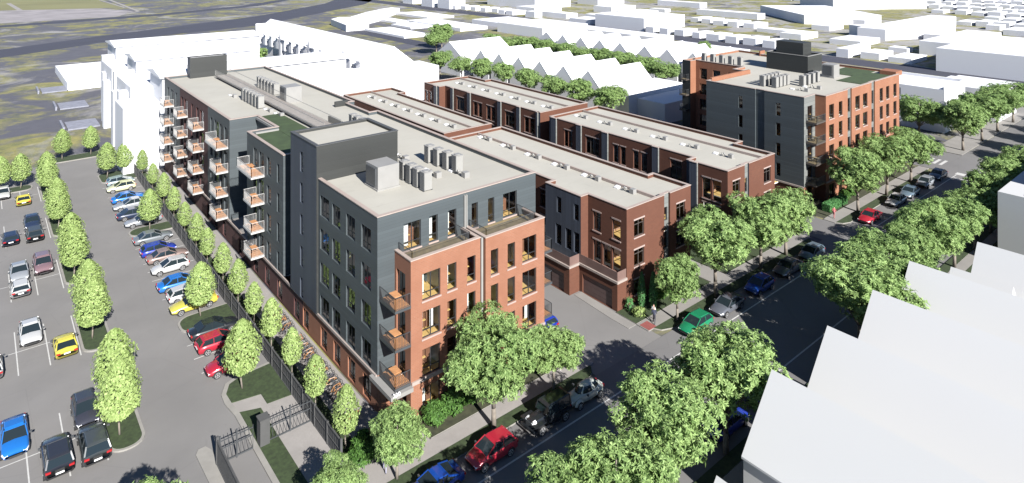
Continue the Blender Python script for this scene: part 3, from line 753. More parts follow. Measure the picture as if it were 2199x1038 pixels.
w += col3('x',75.4,120.2,.9) + col3('x',75.4,118.6,.9)
B2 = [(76.9,85.4),(87.4,85.4),(88.9,85.4),(88.9,115.2),(87.3,115.2),(87.3,121.6),(75.4,121.6)] + strips(75.4,116,121,[(116.4,117.4)]) + [(75.4,115.6),(76.9,115.6)] + strips(76.9,86,115,[(112.4,113.3),(106.3,107.3),(96.4,97.4),(90.8,91.7),(85.9,86.3)])
townhouse('red brick townhouse block at the back right beside the white gabled houses', B2, w, m2, (76.9,85.4,0), 84.6)

# ------------------------------------------------------------------ far corner building
RB = empty('corner_apartment_building', (99.1,47.2,0), 'five-storey bright brick and slate corner apartment building across the side street', 'building')
RM = [M['slate'], M['rbbrick'], M['slate2'], M['towerdark'], M['tower'], M['darkbrick'], M['redbrick']]
w = []
for k in range(5):
    z = 12.75-3.2*k; zz = max(z, .1); h = 2.3
    for u, ww in ((103.8,1.7),(107.2,1.3)): w.append(('y',47.2,u,zz,ww,h,'D',True,False))
    w.append(('y',47.4,110.5,zz,1.3,2.3,'D',False,False))
    for u, ww in ((113.3,1.75),(116.3,1.8)): w.append(('y',47.2,u,zz,ww,h,'D',True,False))
    w.append(('y',47.4,119.85,zz,1.2,2.3,'D',False,False))
    for u, ww in ((123.2,1.4),(126.0,1.4),(129.3,1.45)): w.append(('y',47.2,u,zz,ww,h,'D',True,False))
    w.append(('y',48.9,100.2,zz,1.6,2.3,'D',False,False))
    if k < 4:
        w.append(('x',99.1,52.75,z+.2,.75,2.05,'D',False,False)); w.append(('x',99.1,59.4,z+.2,.75,2.05,'D',False,False))
        for u in (71.3,74.8,77.9): w.append(('x',116.5,u,z+.1,1.7,2.2,'D',False,False))
poly = [(99.1,48.9),(102.7,48.9),(102.7,47.2),(110.4,47.2),(110.4,47.4),(111.9,47.4),(111.9,47.2),(119.75,47.2),(119.75,47.4),(121.15,47.4),(121.15,47.2),(132.0,47.2),(132.0,50.0),(134.4,50.0),(134.4,76),(136,76),(136,82.6),(114.6,82.6),(114.6,80.6),(116.5,80.6),(116.5,69.7),(112.8,69.7),(112.8,66.4),(99.1,66.4),(99.1,57.1),(99.3,57.1),(99.3,55.5),(99.1,55.5)]
def mr(n, c, lo, hi):
    if abs(n[1]) > .5 and hi < 99.4: return 0
    if n[0] < 0 and c < 99.5: return 0
    if n[1] < 0 and abs(c-48.9) < .01: return 2
    if n[1] < 0 and abs(c-47.4) < .01: return 2
    if n[0] < 0 and abs(c-114.6) < .01: return 3
    return 1
mb = MB(); body(mb, poly, 2.6, 16.62, w, mr); mb.obj('upper_walls', RM, RB)
mb = MB(); body(mb, poly, 0, 2.6, w, lambda n, c, lo, hi: 6 if n[0] < 0 else 1); mb.obj('ground_floor_walls', RM, RB)
roofparts(poly, 16.2, 16.6, RB, M['roof'], M['rbbrick'], M['coping'])
mb = MB(); mb.box(98.95,49.0,2.45,99.095,66.4,2.7); mb.box(102.75,47.06,2.9,132,47.195,3.1); mb.obj('stone_band', M['belt'], RB)
for q_ in ((100.2,66.0,16.25,112.8,66.38,17.0),(134.0,76,16.2,136,76.3,17.3),(131.3,47.5,16.2,134.2,50.3,17.0)): mb = MB(); mb.box(*q_); mb.obj('raised_parapet', M['rbbrick'], RB)
mb = MB(); body(mb, [(121,59),(126.7,59),(126.7,67.3),(121,67.3)], 16.2, 19.5, [], lambda n, c, lo, hi: 3 if n[0] < 0 else 4); mb.obj('penthouse', RM, RB)
roofparts([(121,59),(126.7,59),(126.7,67.3),(121,67.3)], 19.3, 19.5, RB, M['tower'], M['towerdark'], M['lightgrey'], .12, 'penthouse_roof')
mb = MB(); body(mb, [(123.2,61),(126.5,61),(126.5,66.5),(123.2,66.5)], 19.3, 21.6, [], lambda n, c, lo, hi: 4); mb.poly([(123.2,61,21.55),(126.5,61,21.55),(126.5,66.5,21.55),(123.2,66.5,21.55)],4); mb.obj('lift_overrun', RM, RB)
mb = MB(); mb.prism([(118.5,47.8),(131.2,47.8),(131.2,52),(133.5,52),(133.5,57.5),(125.2,57.5),(125.2,52.6),(118.5,52.6)], 16.18, 16.3); mb.obj('green_roof', M['groof'], RB)
for z in (3.2,6.4,9.6,12.8): balcony(RB, 99.6, 47.2, 102.69, 48.89, z, [(99.65,48.85),(99.65,47.25),(102.65,47.25)], M['darkm'], M['wframe'], M['deck2'])
for z in (6.4,9.6,12.8): balcony(RB, 113.4, 80.9, 114.59, 82.5, z, [(114.5,80.95),(113.45,80.95),(113.45,82.45),(114.5,82.45)], M['darkm'], M['wframe'], M['deck2'])
for z in (3.2,6.4,9.6): balcony(RB, 115.2, 70.2, 116.49, 76.5, z, [(116.4,70.25),(115.25,70.25),(115.25,76.45),(116.4,76.45)], M['darkm'], M['redbrick'], M['deck2'])
for z in (6.4,12.8): balcony(RB, 132.02, 47.4, 133.4, 49.6, z, [(132.1,47.45),(133.35,47.45),(133.35,49.55)], M['darkm'], M['darkm'])
mb = MB()
for z in (.02,3.1,6.3,9.5,12.7): mb.box(103,47.6,z,131.7,57,z+.12,1,0); mb.box(99.4,49.2,z,102.9,66,z+.12,1,0); mb.box(117,70,z,133,82,z+.12,1,0)
mb.box(103.5,52,0,131.5,52.1,16,2); mb.box(103,52,0,103.1,66,16,2); mb.box(120.5,70,0,120.6,82,16,1)
for u in (106,109.6,112.6,115.7,119.1,121.9,125.3,128.4): mb.box(u,47.6,0,u+.1,52,16,2)
mb.obj('interior', [M['floorwood'], M['inwall'], M['inwall2']], RB)
for q in w:
    put_window(RB, *q)

# ------------------------------------------------------------------ white massing buildings
def wbox(name, boxes, label, group=None, cat='building'):
    mb = MB()
    for b_ in boxes: mb.box(*b_)
    o = mb.obj(name, M['white']); return tag(o, label, cat, group)
def gable(mb, x0, x1, y0, y1, ze, zr, axis='x', over=.25):
    """walls + pitched roof; axis = ridge direction"""
    if axis == 'x':
        ym = (y0+y1)/2
        A = [(x0,y0,0),(x0,y1,0),(x0,y1,ze),(x0,ym,zr),(x0,y0,ze)]; B = [(x1,p[1],p[2]) for p in A]
    else:
        xm = (x0+x1)/2
        A = [(x0,y0,0),(x1,y0,0),(x1,y0,ze),(xm,y0,zr),(x0,y0,ze)]; B = [(p[0],y1,p[2]) for p in A]
    mb.poly(A, 0); mb.poly(B, 0)
    for i in (0, 1, 4):
        j = (i+1) % 5; 
        if i == 0: continue
        mb.quad(A[i], A[j], B[j], B[i])
    # roof sheets with thickness, overhanging
    for s in (0, 1):
        e, r = (A[4], A[3]) if s == 0 else (A[2], A[3]); e2, r2 = (B[4], B[3]) if s == 0 else (B[2], B[3])
        ev = Vector(e)+(Vector(e)-Vector(r)).normalized()*over; ev2 = Vector(e2)+(Vector(e2)-Vector(r2)).normalized()*over
        d = (Vector(e)-Vector(e2)).normalized()*.03
        p = [ev+d, Vector(r)+d, Vector(r2)-d, ev2-d]; up = Vector((0,0,.16)); lo = [q+Vector((0,0,.01)) for q in p]; hi = [q+up for q in p]
        mb.poly([tuple(q) for q in hi])
        for i in range(4):
            if i == 1: continue
            j = (i+1) % 4; mb.quad(tuple(lo[i]), tuple(lo[j]), tuple(hi[j]), tuple(hi[i]))
        mb.poly([tuple(q) for q in lo])
def wboxg(*a):
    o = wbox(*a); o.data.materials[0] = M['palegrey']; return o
# gabled rows behind the townhouses
for (X, Yc, lab) in [(118.4, [113.6,122.5,131.8,140.7,149.6,158.5], 'in the gabled row behind the townhouses'), (163.5, [114.2,123.5,132.2,142.4,151.5,160.5,169.5], 'in the farther gabled row')]:
    for i, y in enumerate(Yc):
        mb = MB(); gable(mb, X, X+20.2, y-3.9, y+3.9, 5.6, 9.4, 'x')
        tag(mb.obj('gabled_house', M['white']), 'plain white gabled house, %s from the right %s' % (ordn(i), lab), 'house', 'white gabled houses')
mb = MB(); gable(mb, 118, 139, 168.8, 181.5, 6.5, 10.2, 'x'); tag(mb.obj('gabled_house', M['white']), 'larger white gabled house at the left end of the nearer gabled row', 'house', 'white gabled houses')
mb = MB(); gable(mb, 163.5, 184, 173.5, 183, 6.0, 9.6, 'x'); tag(mb.obj('gabled_house', M['white']), 'larger white gabled house at the left end of the farther row', 'house', 'white gabled houses')
wbox('low_white_building', [(118,100,0,139,108.6,6.0),(121,92,0,139,99.99,4.6)], 'low flat white building in shade at the right end of the gabled row')
wbox('white_building', [(161.5,48.8,0,175,64,9.4),(161.5,48.8,9.4,175,49.1,10),(174.6,49.1,9.4,175,64,10)], 'three-storey white building with two slit windows past the cross street')
mb = MB(); mb.box(166,48.72,5,166.5,48.8,7.4); mb.box(170,48.72,5.3,170.8,48.8,7.4)
wbox('white_building', [(180,44,0,196,56,7.5),(183,52,7.5,190,56,8.1)], 'white flat building behind the street trees at the far right')
# big white building on the left with three gabled wings
LW = empty('white_building', (27,133,0), 'large white building with three pitched wings behind the apartment building', 'building')
mb = MB(); mb.box(19.8,131.2,0,56,140,11.7); mb.box(22.4,140.01,0,48,156,13.6); mb.box(23.0,166.5,0,46,182,13.4); mb.obj('link', M['white'], LW)
for (y0, y1, x0, x1) in ((131.3,142,26,61.7),(156,167,26,50),(182,195,26,60)):
    mb = MB(); mb.box(x0,y0,.01,x1,y1,16.3); o = mb.obj('wing', M['white'], LW)
    mb = MB(); A_ = [(x0-.5,y0-.5,16.5),(x0-.5,(y0+y1)/2,17.3),(x0-.5,y1+.5,16.5)]; B_ = [(x1+.5,p[1],p[2]) for p in A_]
    mb.quad(A_[0],A_[1],B_[1],B_[0]); mb.quad(A_[1],A_[2],B_[2],B_[1]); mb.poly(A_); mb.poly(B_); mb.box(x0-.5,y0-.5,16.31,x1+.5,y1+.5,16.49)
    q = add('wing_roof', mb.mesh('wing_roof', M['white'])); q.parent = o
mb = MB(); mb.box(56.01,132,0,86,141,12.0); mb.box(61.7,141.01,0,72,150,10.5); mb.obj('rear_wing', M['white'], LW)
for (x, y, h) in ((20.9,143,12.5),(21.2,152,11),(22.3,158,14.0),(21.8,169,10.5),(22.4,175,11.5),(23.6,185,14)):
    mb = MB(); mb.box(x,y,0,x+5,y+2.6,h); mb.obj('bay', M['white'], LW)
# long dormered hall
HL = empty('white_hall', (64,130,0), 'long white hall with a steep roof and a row of little dormers', 'building')
mb = MB(); gable(mb, 73, 85, 141.3, 228, 11.4, 16.0, 'y', .4); mb.obj('hall', M['white'], HL)
for k in range(14):
    y = 146+k*5.6; mb = MB(); mb.box(72.3,y,9.2,74.6,y+2.2,12.4); mb.box(72.0,y-.2,12.401,75.2,y+2.4,12.65); mb.obj('dormer', M['white'], HL)
    if k % 4 == 1: mb = MB(); gable(mb, 72.2, 78, y+2.9, y+4.6, 12.2, 15.2, 'x', .15); mb.obj('gablet', M['white'], HL)
wbox('low_shed', [(19.8,222,0,44,259,2.2)], 'wide low white shed left of the three-winged building', None, 'shed')
# low ramps next to it
for (x, y) in ((14,222),(16,196),(15.5,172)):
    mb = MB(); mb.box(x,y,0,x+6,y+8,.3); mb.box(x-1,y,0,x-.6,y+8,.9); 
    tag(mb.obj('loading_ramp', mat('ramp_grey', (.16,.165,.20), .8)), 'dark flat loading ramp with a white kerb, %s left of the three-winged building' % {222:'farthest',196:'middle',172:'nearest'}[y], 'ramp')
wb = [(300.6,339.3,335.2,394.1,13),(199.8,220.3,229.4,253.7,4.7),(259.4,293.0,265.3,301.8,3.6),(270.2,277.0,279.6,298.4,3),(186,266,203,318,1.6),(150.9,260.6,165.5,300,.9),(205.1,327.1,224,365.8,1.2),(178.6,316.4,188.3,341.8,1.0),(172.1,290.4,189.9,310.9,.9),
 (258.4,433.4,275,448.2,9),(254,398.3,266,413.6,7),(254.5,377.4,268,392.2,6.5),(256.7,207.8,290.2,241,6.5),(358.4,333.6,387.9,355.1,6),(396,270.6,404.6,307.8,3.6),(350.2,266.1,356.1,278.8,2),(352.9,201.8,361.2,243.6,3.4),(312.3,117.3,406,129.2,5),(281.5,81,337.9,93.6,5.2),(284,116.2,303.6,129,2.2),(250.3,106.8,270.2,111.2,3.2),(253.5,97.3,266.3,103.8,2.4),(279.6,97.2,285.9,103.9,1.8),(253.2,86.6,268.3,94.2,1.8),(299.9,155.4,308,172,1.8),
 (246,28,300,76.8,7.6),(212,262,238,292,2.4),(226,176,238,236,2.6),(198,130,222,160,3.2),(275,246,300,266,3.5),(306,256,330,270,3.2),(258,246,272,262,2.6),(318,284,342,300,4),(276,312,300,330,4)]
for i, (x0,y0,x1,y1,h) in enumerate(wb):
    wbox('white_block', [(x0,y0,-.03,x1,y1,h)], 'flat white city block, %s by size in the far district' % ordn(i), 'far white city blocks')
# L shaped low building
mb = MB(); mb.prism([(148.6,335),(142,302),(154.6,302.4),(155.5,317),(179.4,336.4),(190.4,349.6),(212.8,373),(212.4,382.7),(201.6,376.4),(182.6,361.2),(161.8,339.4),(157.2,343.3)][::1], 0, 3.2)
tag(mb.obj('low_white_building', M['white']), 'low crooked white building beside the highway', 'building')
# rotated sheds at the top right
def rbox(name, p, q, depth, h, label):
    mb = MB(); d = Vector((q[0]-p[0], q[1]-p[1])); n = Vector((-d.y, d.x)).normalized()*depth
    if n.x < 0: n = -n
    pts = [(p[0],p[1]),(q[0],q[1]),(q[0]+n.x,q[1]+n.y),(p[0]+n.x,p[1]+n.y)]
    mb.prism(pts, -.03, h); return tag(mb.obj(name, M['white']), label, 'building')
rbox('white_warehouse', (395,224),(351.8,173.5), 42, 5.0, 'long slanted white warehouse with a shaded blue wall at the top right')
rbox('white_warehouse', (480,240),(457,205), 70, 7.5, 'tall slanted white warehouse behind the long slanted one')
rbox('white_warehouse', (322,137),(313,119), 40, 4.9, 'short slanted white wing joining the wide white block')
# rows of small far houses
sm = [(255.7,201.2,266.7,206.1,4.4),(255.2,192.3,266.2,197.2,4.6),(256.6,184.3,267.8,189.6,4.4),(255.2,174.6,266.3,178.6,4.2),(252.4,162.7,263.5,169.3,4.8),(251.8,153.7,263,159.3,4.8),(253,145.5,264.3,151.5,4.8),(251.6,136.3,263,141.8,4.8),(251.4,128,262,132.5,4.8),(313,214.8,326.7,220.1,4),(312,206.3,325.6,212.3,4),(309.4,196.6,323,203.2,4),(309,188.3,322.7,194.1,4.4),(310,179.3,323.9,185.4,4),
 (260.2,315.3,271.8,321.8,4),(260.2,323.3,271.9,329.6,4),(262.8,333.8,274.6,339.8,4),(261,344,273,350,4),(260,354,272,360,4),(259,364,271,370,4),(257,375.3-1.5,269,380,4)]
sm = [(q[0],q[1],q[2],q[3],q[4]*.62) for q in sm]
for i, b_ in enumerate(sm):
    wbox('small_white_house', [(b_[0],b_[1],-.03,b_[2],b_[3],b_[4])], 'small flat white house, %s along the far avenue' % ordn(i), 'small white houses along the far avenue', 'house')
k = 0
hr = random.Random(11)
for rx in (412,446,482,520,560,602,648,700,760,830):
    y = 40+hr.uniform(0,5); ytop = 150 if rx < 500 else 330
    while y < ytop and k < 230:
        wy = 6.3+hr.uniform(-.6,.8)
        if not (rx < 500 and y > 112 and rx < 460):
            hh = 2.3+hr.uniform(-.3,.7)
            wbox('terrace_house', [(rx+hr.uniform(-.8,.8),y,-.03,rx+13+hr.uniform(-3,3),y+wy,hh)], 'tiny white house in the far terraces at the top right', 'tiny white houses in the far terraces', 'house'); k += 1
        y += wy+1.5+hr.uniform(0,1.2)*(1 if hr.random() > .15 else 5)
# scattered sheds between far rows
for (x0,y0,w_,d_,h) in ((330,100,14,8,2.6),(352,66,20,9,2.8),(316,58,16,10,3),(378,80,18,10,2.6),(340,40,18,12,3),(398,96,10,6,2.4),(285,142,16,10,2.6),(330,150,16,9,2.4),(348,134,12,8,2.2),(372,150,14,9,2.6),(390,178,18,8,2.6),(420,205,16,10,2.8),(366,110,14,7,2.4)):
    wbox('small_white_house', [(x0,y0,-.03,x0+w_,y0+d_,h)], 'scattered white shed on open ground near the top right', 'scattered white sheds on open ground', 'shed')

# south side row of gabled houses (near, lower right)
for i, (xc, y1, zr) in enumerate(((37.0,24,5.0),(43.7,24,9.05),(52.3,24,9.05),(61.0,24,9.05),(69.7,24,9.05),(78.5,20.8,9.5))):
    hw = 3.55 if i else 2.5
    mb = MB(); gable(mb, xc-hw, xc+(hw if not i else 4.0 if i < 4 else 3.6), -26+.7*i, y1, 5.0 if i else 2.2, zr, 'y', .3)
    tag(mb.obj('gabled_house', M['palegrey']), ('big plain white gabled house across the street, %s from the bottom' % ordn(i-1)) if i else 'low white gabled outbuilding at the bottom edge across the street', 'house', 'white houses across the street')
mb = MB(); gable(mb, 72.6, 76.8, 17, 22.0, 5.0, 7.7, 'y', .2); tag(mb.obj('gabled_porch', M['palegrey']), 'narrow white gabled step between two big gabled houses across the street', 'house')
wboxg('white_tower', [(98.6,-8,0,126,24,9.2),(99.2,18,9.2,101,20.5,9.9),(104,-6,9.2,124,22,10.6)], 'tall plain white block at the right edge across the street')

# ------------------------------------------------------------------ trees
def leafcloud(mb, rr, c, r, n, size, up=.35, shell=.35, holes=0):
    """tufts of pointed leaves set on and inside an ellipsoid lobe"""
    for _ in range(max(1, n//7)):
        d = Vector((rr.gauss(0,1), rr.gauss(0,1), rr.gauss(.15,1))).normalized()
        q = (shell+(1-shell)*rr.random())**.5
        P0 = Vector((c[0]+d.x*r[0]*q, c[1]+d.y*r[1]*q, c[2]+d.z*r[2]*q))
        ax = (d*.9+Vector((rr.gauss(0,.3), rr.gauss(0,.3), up+rr.gauss(0,.25)))).normalized()
        u = ax.orthogonal().normalized(); v = ax.cross(u); a0 = rr.uniform(0, 6.283)
        for k in range(7):
            a = a0+k*.8976+rr.uniform(-.3,.3); o = u*math.cos(a)+v*math.sin(a)
            L = size*rr.uniform(.75,1.35); W = L*.36; side = ax.cross(o)
            tip = P0+o*L+ax*L*rr.uniform(-.35,.35); mid = P0+o*L*.5+ax*L*rr.uniform(.0,.3)
            mb.quad(tuple(P0), tuple(mid+side*W*.5), tuple(tip), tuple(mid-side*W*.5))
def tree_proto(name, seed, H, trunk_h, crown, n, size, leaf, blobs, tr=.12, cat='tree'):
    """crown=(cz, rx, rz). blobs = number of lobes"""
    rr = random.Random(seed)
    r = empty(name, (0,0,0), '', cat, '')
    tb = MB()
    cz, rx, rz = crown
    lean = (rr.uniform(-.15,.15), rr.uniform(-.15,.15))
    top = (lean[0]*2, lean[1]*2, cz+rz*.35)
    pts = [(0,0,0),(lean[0],lean[1],trunk_h*.6),(lean[0]*1.3,lean[1]*1.3,trunk_h+.3),top]; rad = [tr*1.15,tr*.9,tr*.75,tr*.25]
    for i in range(3): tb.tube(pts[i], pts[i+1], rad[i], 7, r2=rad[i+1])
    centers = []
    if blobs:
        for i in range(blobs):
            a = 2.4*i+rr.uniform(-.3,.3); q = math.sqrt((i+.5)/blobs); h = rr.uniform(-.75,.85)
            rad_ = rx*.82*math.sqrt(max(.1, 1-h*h*.85))*(.3+.7*q)*rr.uniform(.8,1.15)
            centers.append((math.cos(a)*rad_, math.sin(a)*rad_, cz+h*rz*.75, rx*rr.uniform(.20,.40)))
        for (x, y, z, _) in centers[::2]:
            tb.tube((lean[0]*1.2,lean[1]*1.2,trunk_h*rr.uniform(.85,1.1)), (x*.85,y*.85,z), tr*.38, 5, r2=tr*.1)
    t_ = tb.obj('trunk', M['trunk'], None, True); t_.parent = r
    mb = MB()
    if blobs:
        tot = sum(c[3]**2 for c in centers)
        for (x, y, z, q) in centers: leafcloud(mb, rr, (x,y,z), (q,q,q*.8), int(n*.86*q*q/tot), size, .45)
        leafcloud(mb, rr, (0,0,cz), (rx*.8,rx*.8,rz*.8), int(n*.14), size, .3)
    else:
        # egg shaped crown from stacked rings, fuller below the middle
        for _ in range(n):
            h = rr.random(); prof = math.sin(math.pi*min(1, h**.72))**.6 if h < 1 else 0
            a = rr.uniform(0,6.283); q = rr.uniform(.62,1.04)*(1+.10*math.sin(a*5+h*9+seed)); R_ = rx*prof*q
            p = Vector((math.cos(a)*R_, math.sin(a)*R_, cz-rz+2*rz*h))
            nrm = Vector((math.cos(a)*.8+rr.gauss(0,.35), math.sin(a)*.8+rr.gauss(0,.35), .45+rr.gauss(0,.35))).normalized()
            aa = nrm.orthogonal().normalized(); aa = Matrix.Rotation(rr.uniform(0,6.283), 3, nrm) @ aa; bb = nrm.cross(aa)
            L = size*rr.uniform(.7,1.3); W = L*.5
            mb.quad(tuple(p-aa*L*.5), tuple(p+bb*W*.5), tuple(p+aa*L*.5-nrm*L*.1), tuple(p-bb*W*.5))
    c_ = mb.obj('crown', leaf, None); c_.parent = r
    TREE[r.name] = [(t_,[]),(c_,[])]
    return r
street = [tree_proto('street_tree', 10+i, 9, 2.6, (5.7,q_[0],q_[1]), 17000, .275, M['leaf'], q_[2], .17) for i, q_ in enumerate(((3.3,3.1,34),(3.6,2.9,26),(3.1,3.3,42),(3.5,3.2,30)))]
sf = [[False] for _ in range(4)]
young = [tree_proto('young_tree', 40+i, 5.5, 1.5, (3.6,1.5,2.2), 3600, .26, M['leaf2'], 0, .07) for i in range(2)]
yf = [[False],[False]]
slim = [tree_proto('columnar_tree', 60+i, 4.6, 1.4, (3.0,.98,1.7), 2100, .22, M['leaf2'], 0, .05) for i in range(2)]
cf = [[False],[False]]
tr_ = random.Random(5)
def put_tree(protos, flags, i, x, y, s, label, group, z=0.12, sz=None):
    if protos is street: sz = sz or (s**.45 if s > 1 else s); s = s*1.05
    k = i % len(protos)
    return place(protos[k], (x,y,z), label, group, tr_.uniform(0,6.28), (s,s,sz or s), None, flags[k])
i = 0
for x, y, s, lab in ((32.7,42.0,1.12,'broad street tree in front of the orange brick facade'),(39.5,42.1,.72,'smaller street tree beside the alley mouth, behind the black off-roader'),(57.3,41.95,.78,'street tree beside the green car at the townhouse lawn'),(64.6,41.95,1.28,'tallest street tree in front of the near townhouse block'),(74.5,42.2,1.15,'street tree in front of the gap between the townhouse blocks'),(80.5,42.1,1.15,'street tree in front of the right townhouse block'),(102.3,42.2,1.25,'street tree beside the red car at the far corner building'),(112.8,42.2,1.25,'street tree in front of the middle of the far corner building'),(122.5,42.0,1.2,'street tree at the right end of the far corner building'),(151.8,50.5,1.35,'lone tree between the far corner building and the white building'),(150.2,42.2,1.35,'street tree just past the zebra crossing'),(161,41.9,1.4,'second street tree past the zebra crossing'),(172,41.9,1.4,'third street tree past the zebra crossing'),(184,41.9,1.4,'fourth street tree past the zebra crossing')):
    put_tree(street, sf, i, x, y, s, lab, 'trees along the near pavement'); i += 1
put_tree(street, sf, 1, 24.0, 42.5, .62, 'small street tree at the corner beside the apartment entrance', 'trees along the near pavement')
put_tree(street, sf, 2, 7.1, 40.7, 1.0, 'tree at the bottom edge beside the parking lot, casting a big shadow', 'trees around the parking lot')
put_tree(street, sf, 0, 19.0, 41.8, .5, 'small tree at the bottom edge in front of the pale path', 'trees around the parking lot')
for j, x in enumerate((25.0,31.2,37.4,45.0,66.0,73.0,79.5,86.5,93.5,101,109,117,125.5,149,158,168,178,190)):
    put_tree(street, sf, j, x, (28.7 if 36 < x < 50 else 27.3)+tr_.uniform(-.3,.3), (1.3 if x in (66.0,73.0) else 1.14 if x == 45.0 else 1.07)+tr_.uniform(-.06,.1), 'tree along the far side of the street, %s from the bottom' % ordn(j), 'trees along the far pavement')
for j, y in enumerate((47.6,53.35,58.9,64.3,69.6,74.7,80.7,86.9,91.9,98.2,104.9,111.7,119.6,128.0)):
    put_tree(slim, cf, j, 22.3+tr_.uniform(-.1,.1), y, 1.0+tr_.uniform(-.06,.08), 'slim columnar tree behind the dark fence, %s from the street' % ordn(j), 'columnar trees behind the fence')
for j, (x, y, s, lab) in enumerate(((18.3,60.1,1.06,'on the lawn beside the gate'),(18.5,74.9,1.0,'on the island beside the yellow car in the right row'),(18.8,103.0,.98,'on the island in the middle of the right row'),(8.9,60.6,1.05,'at the near end of the nearest long island'),(9.2,65.2,1.1,'at the back end of the nearest long island'),(9.0,77.5,1.05,'at the near end of the second long island'),(9.2,82.5,1.05,'at the back end of the second long island'),(9.0,93.6,1.05,'at the near end of the third long island'),(9.2,98.8,1.05,'at the back end of the third long island'),(8.9,111.8,1.0,'at the near end of the fourth long island'),(9.1,116.5,1.0,'at the back end of the fourth long island'),(8.8,128.3,1.0,'at the near end of the fifth long island'),(5.6,134.4,1.0,'on the wide island at the back left'),(3.0,134.6,1.0,'at the left edge of the wide back island'),(12.4,148.1,1.0,'left on the strip behind the lot'),(17.0,148.6,.95,'right on the strip behind the lot'),(17.4,131.4,1.05,'left on the back island of the right row'),(20.0,131.6,.95,'right on the back island of the right row'),(9.0,133,1.0,'at the back end of the fifth long island'))):
    put_tree(young, yf, j, x, y, s, 'egg-shaped young tree %s' % lab, 'young trees in the parking lot')
for j, (x, y, s) in enumerate(((112.5,172,1.15),(113,161,1.0),(113.5,151.5,1.05),(113.5,141.5,1.0),(113.5,131,1.05),(113.5,121,1.05),(113,111,1.2),(112.5,101.0,1.2))):
    put_tree(street, sf, j, x, y, s, 'round tree in front of the nearer white gabled row, %s from the left' % ordn(j), 'trees between the gabled rows', .12, .98)
for j, (x, y, s) in enumerate(((152,196,1.2),(155,187,1.3),(155,178,1.3),(155,169,1.25),(155,160,1.25),(155,151,1.25),(154,142,1.3),(153.5,133,1.35),(153,124,1.4),(152,116,1.3))):
    put_tree(street, sf, j, x, y, s, 'round tree behind the nearer white gabled row, %s from the left' % ordn(j), 'trees between the gabled rows', .12, 1.0)
put_tree(street, sf, 1, 137,212,1.3, 'tree on open ground left of the gabled rows, the nearer of two', 'pair of trees left of the gabled rows')
put_tree(street, sf, 2, 146,222,1.5, 'taller tree on open ground left of the gabled rows, the farther of two', 'pair of trees left of the gabled rows')
put_tree(street, sf, 0, 67,208,1.3, 'tree between the three-winged white building and the dormered hall', 'trees by the white halls')
put_tree(street, sf, 0, 206,139,.8, 'tree peeping out behind the far corner building', 'trees by the white halls')
# shrubs
def shrub_proto(name, seed, rx, rz, n, size, leaf):
    rr = random.Random(seed); r = empty(name, (0,0,0), '', 'shrub', ''); tb = MB()
    for k in range(5):
        a = k*1.26; tb.tube((0,0,0),(math.cos(a)*rx*.5,math.sin(a)*rx*.5,rz), .03, 4)
    t_ = tb.obj('stem', M['trunk'], None); t_.parent = r
    mb = MB(); leafcloud(mb, rr, (0,0,rz*.95), (rx,rx,rz), n, size, .5, .3); c_ = mb.obj('foliage', leaf, None); c_.parent = r
    TREE[r.name] = [(t_,[]),(c_,[])]; return r
sh = shrub_proto('shrub', 5, .8, .7, 900, .28, M['leaf3']); shf = [False]
for j, (x, y, s, lab) in enumerate(((29.3,45.6,1.2,'at the brick corner'),(31.2,45.7,1.25,'second along the brick front'),(33.0,45.8,1.0,'third along the brick front'),(34.6,45.7,1.1,'fourth along the brick front'),(36.4,45.8,1.0,'fifth along the brick front'),(38.2,45.7,1.1,'sixth along the brick front'),(40.2,45.8,1.0,'seventh along the brick front'),(42.6,45.6,1.2,'at the alley end of the brick front'),(22.6,45.6,1.2,'at the end of the dark fence'),(24.4,45.3,1.1,'beside the entrance court'),(23.5,46.9,.9,'tucked between the fence and the entrance court'),(59.5,46.0,1.1,'under the townhouse windows'),(61.5,45.8,1.0,'second under the townhouse windows'),(63.8,46.0,1.1,'third under the townhouse windows'),(76.5,45.8,1.1,'in front of the right townhouse block'),(80.5,45.8,1.1,'second in front of the right townhouse block'),(105.5,45.6,1.1,'in front of the far corner building'),(108.5,45.8,1.1,'second in front of the far corner building'),(43.2,51.2,1.3,'by the apartment corner in the alley'),(43.3,48.2,1.0,'beside the side balconies in the alley'))):
    place(sh, (x,y,.12), 'leafy green shrub %s' % lab, 'leafy green shrubs', j*1.3, s, None, shf)
cy = tree_proto('cypress', 91, 4, .2, (1.9,.42,1.85), 1500, .16, M['leaf4'], 0, .05); cyf = [False]
for j, (x, y, s, lab) in enumerate(((56.3,45.9,1.05,'narrow cypress nearest the townhouse corner'),(57.0,44.9,1.1,'narrow cypress in front of the other one on the townhouse lawn'))):
    place(cy, (x,y,.12), lab, 'narrow cypresses', 0, s, None, cyf)
b1 = shrub_proto('round_bush', 8, .75, .5, 900, .16, M['leaf2']); place(b1, (54.75,45.0,.12), 'round yellow-green bush at the corner of the townhouse lawn', None, 0, 1.0, None, [False])
b2 = shrub_proto('round_bush', 9, .45, .8, 800, .14, M['leaf4']); place(b2, (54.7,46.3,.12), 'upright green bush beside the garage wall', None, 0, 1.0, None, [False])
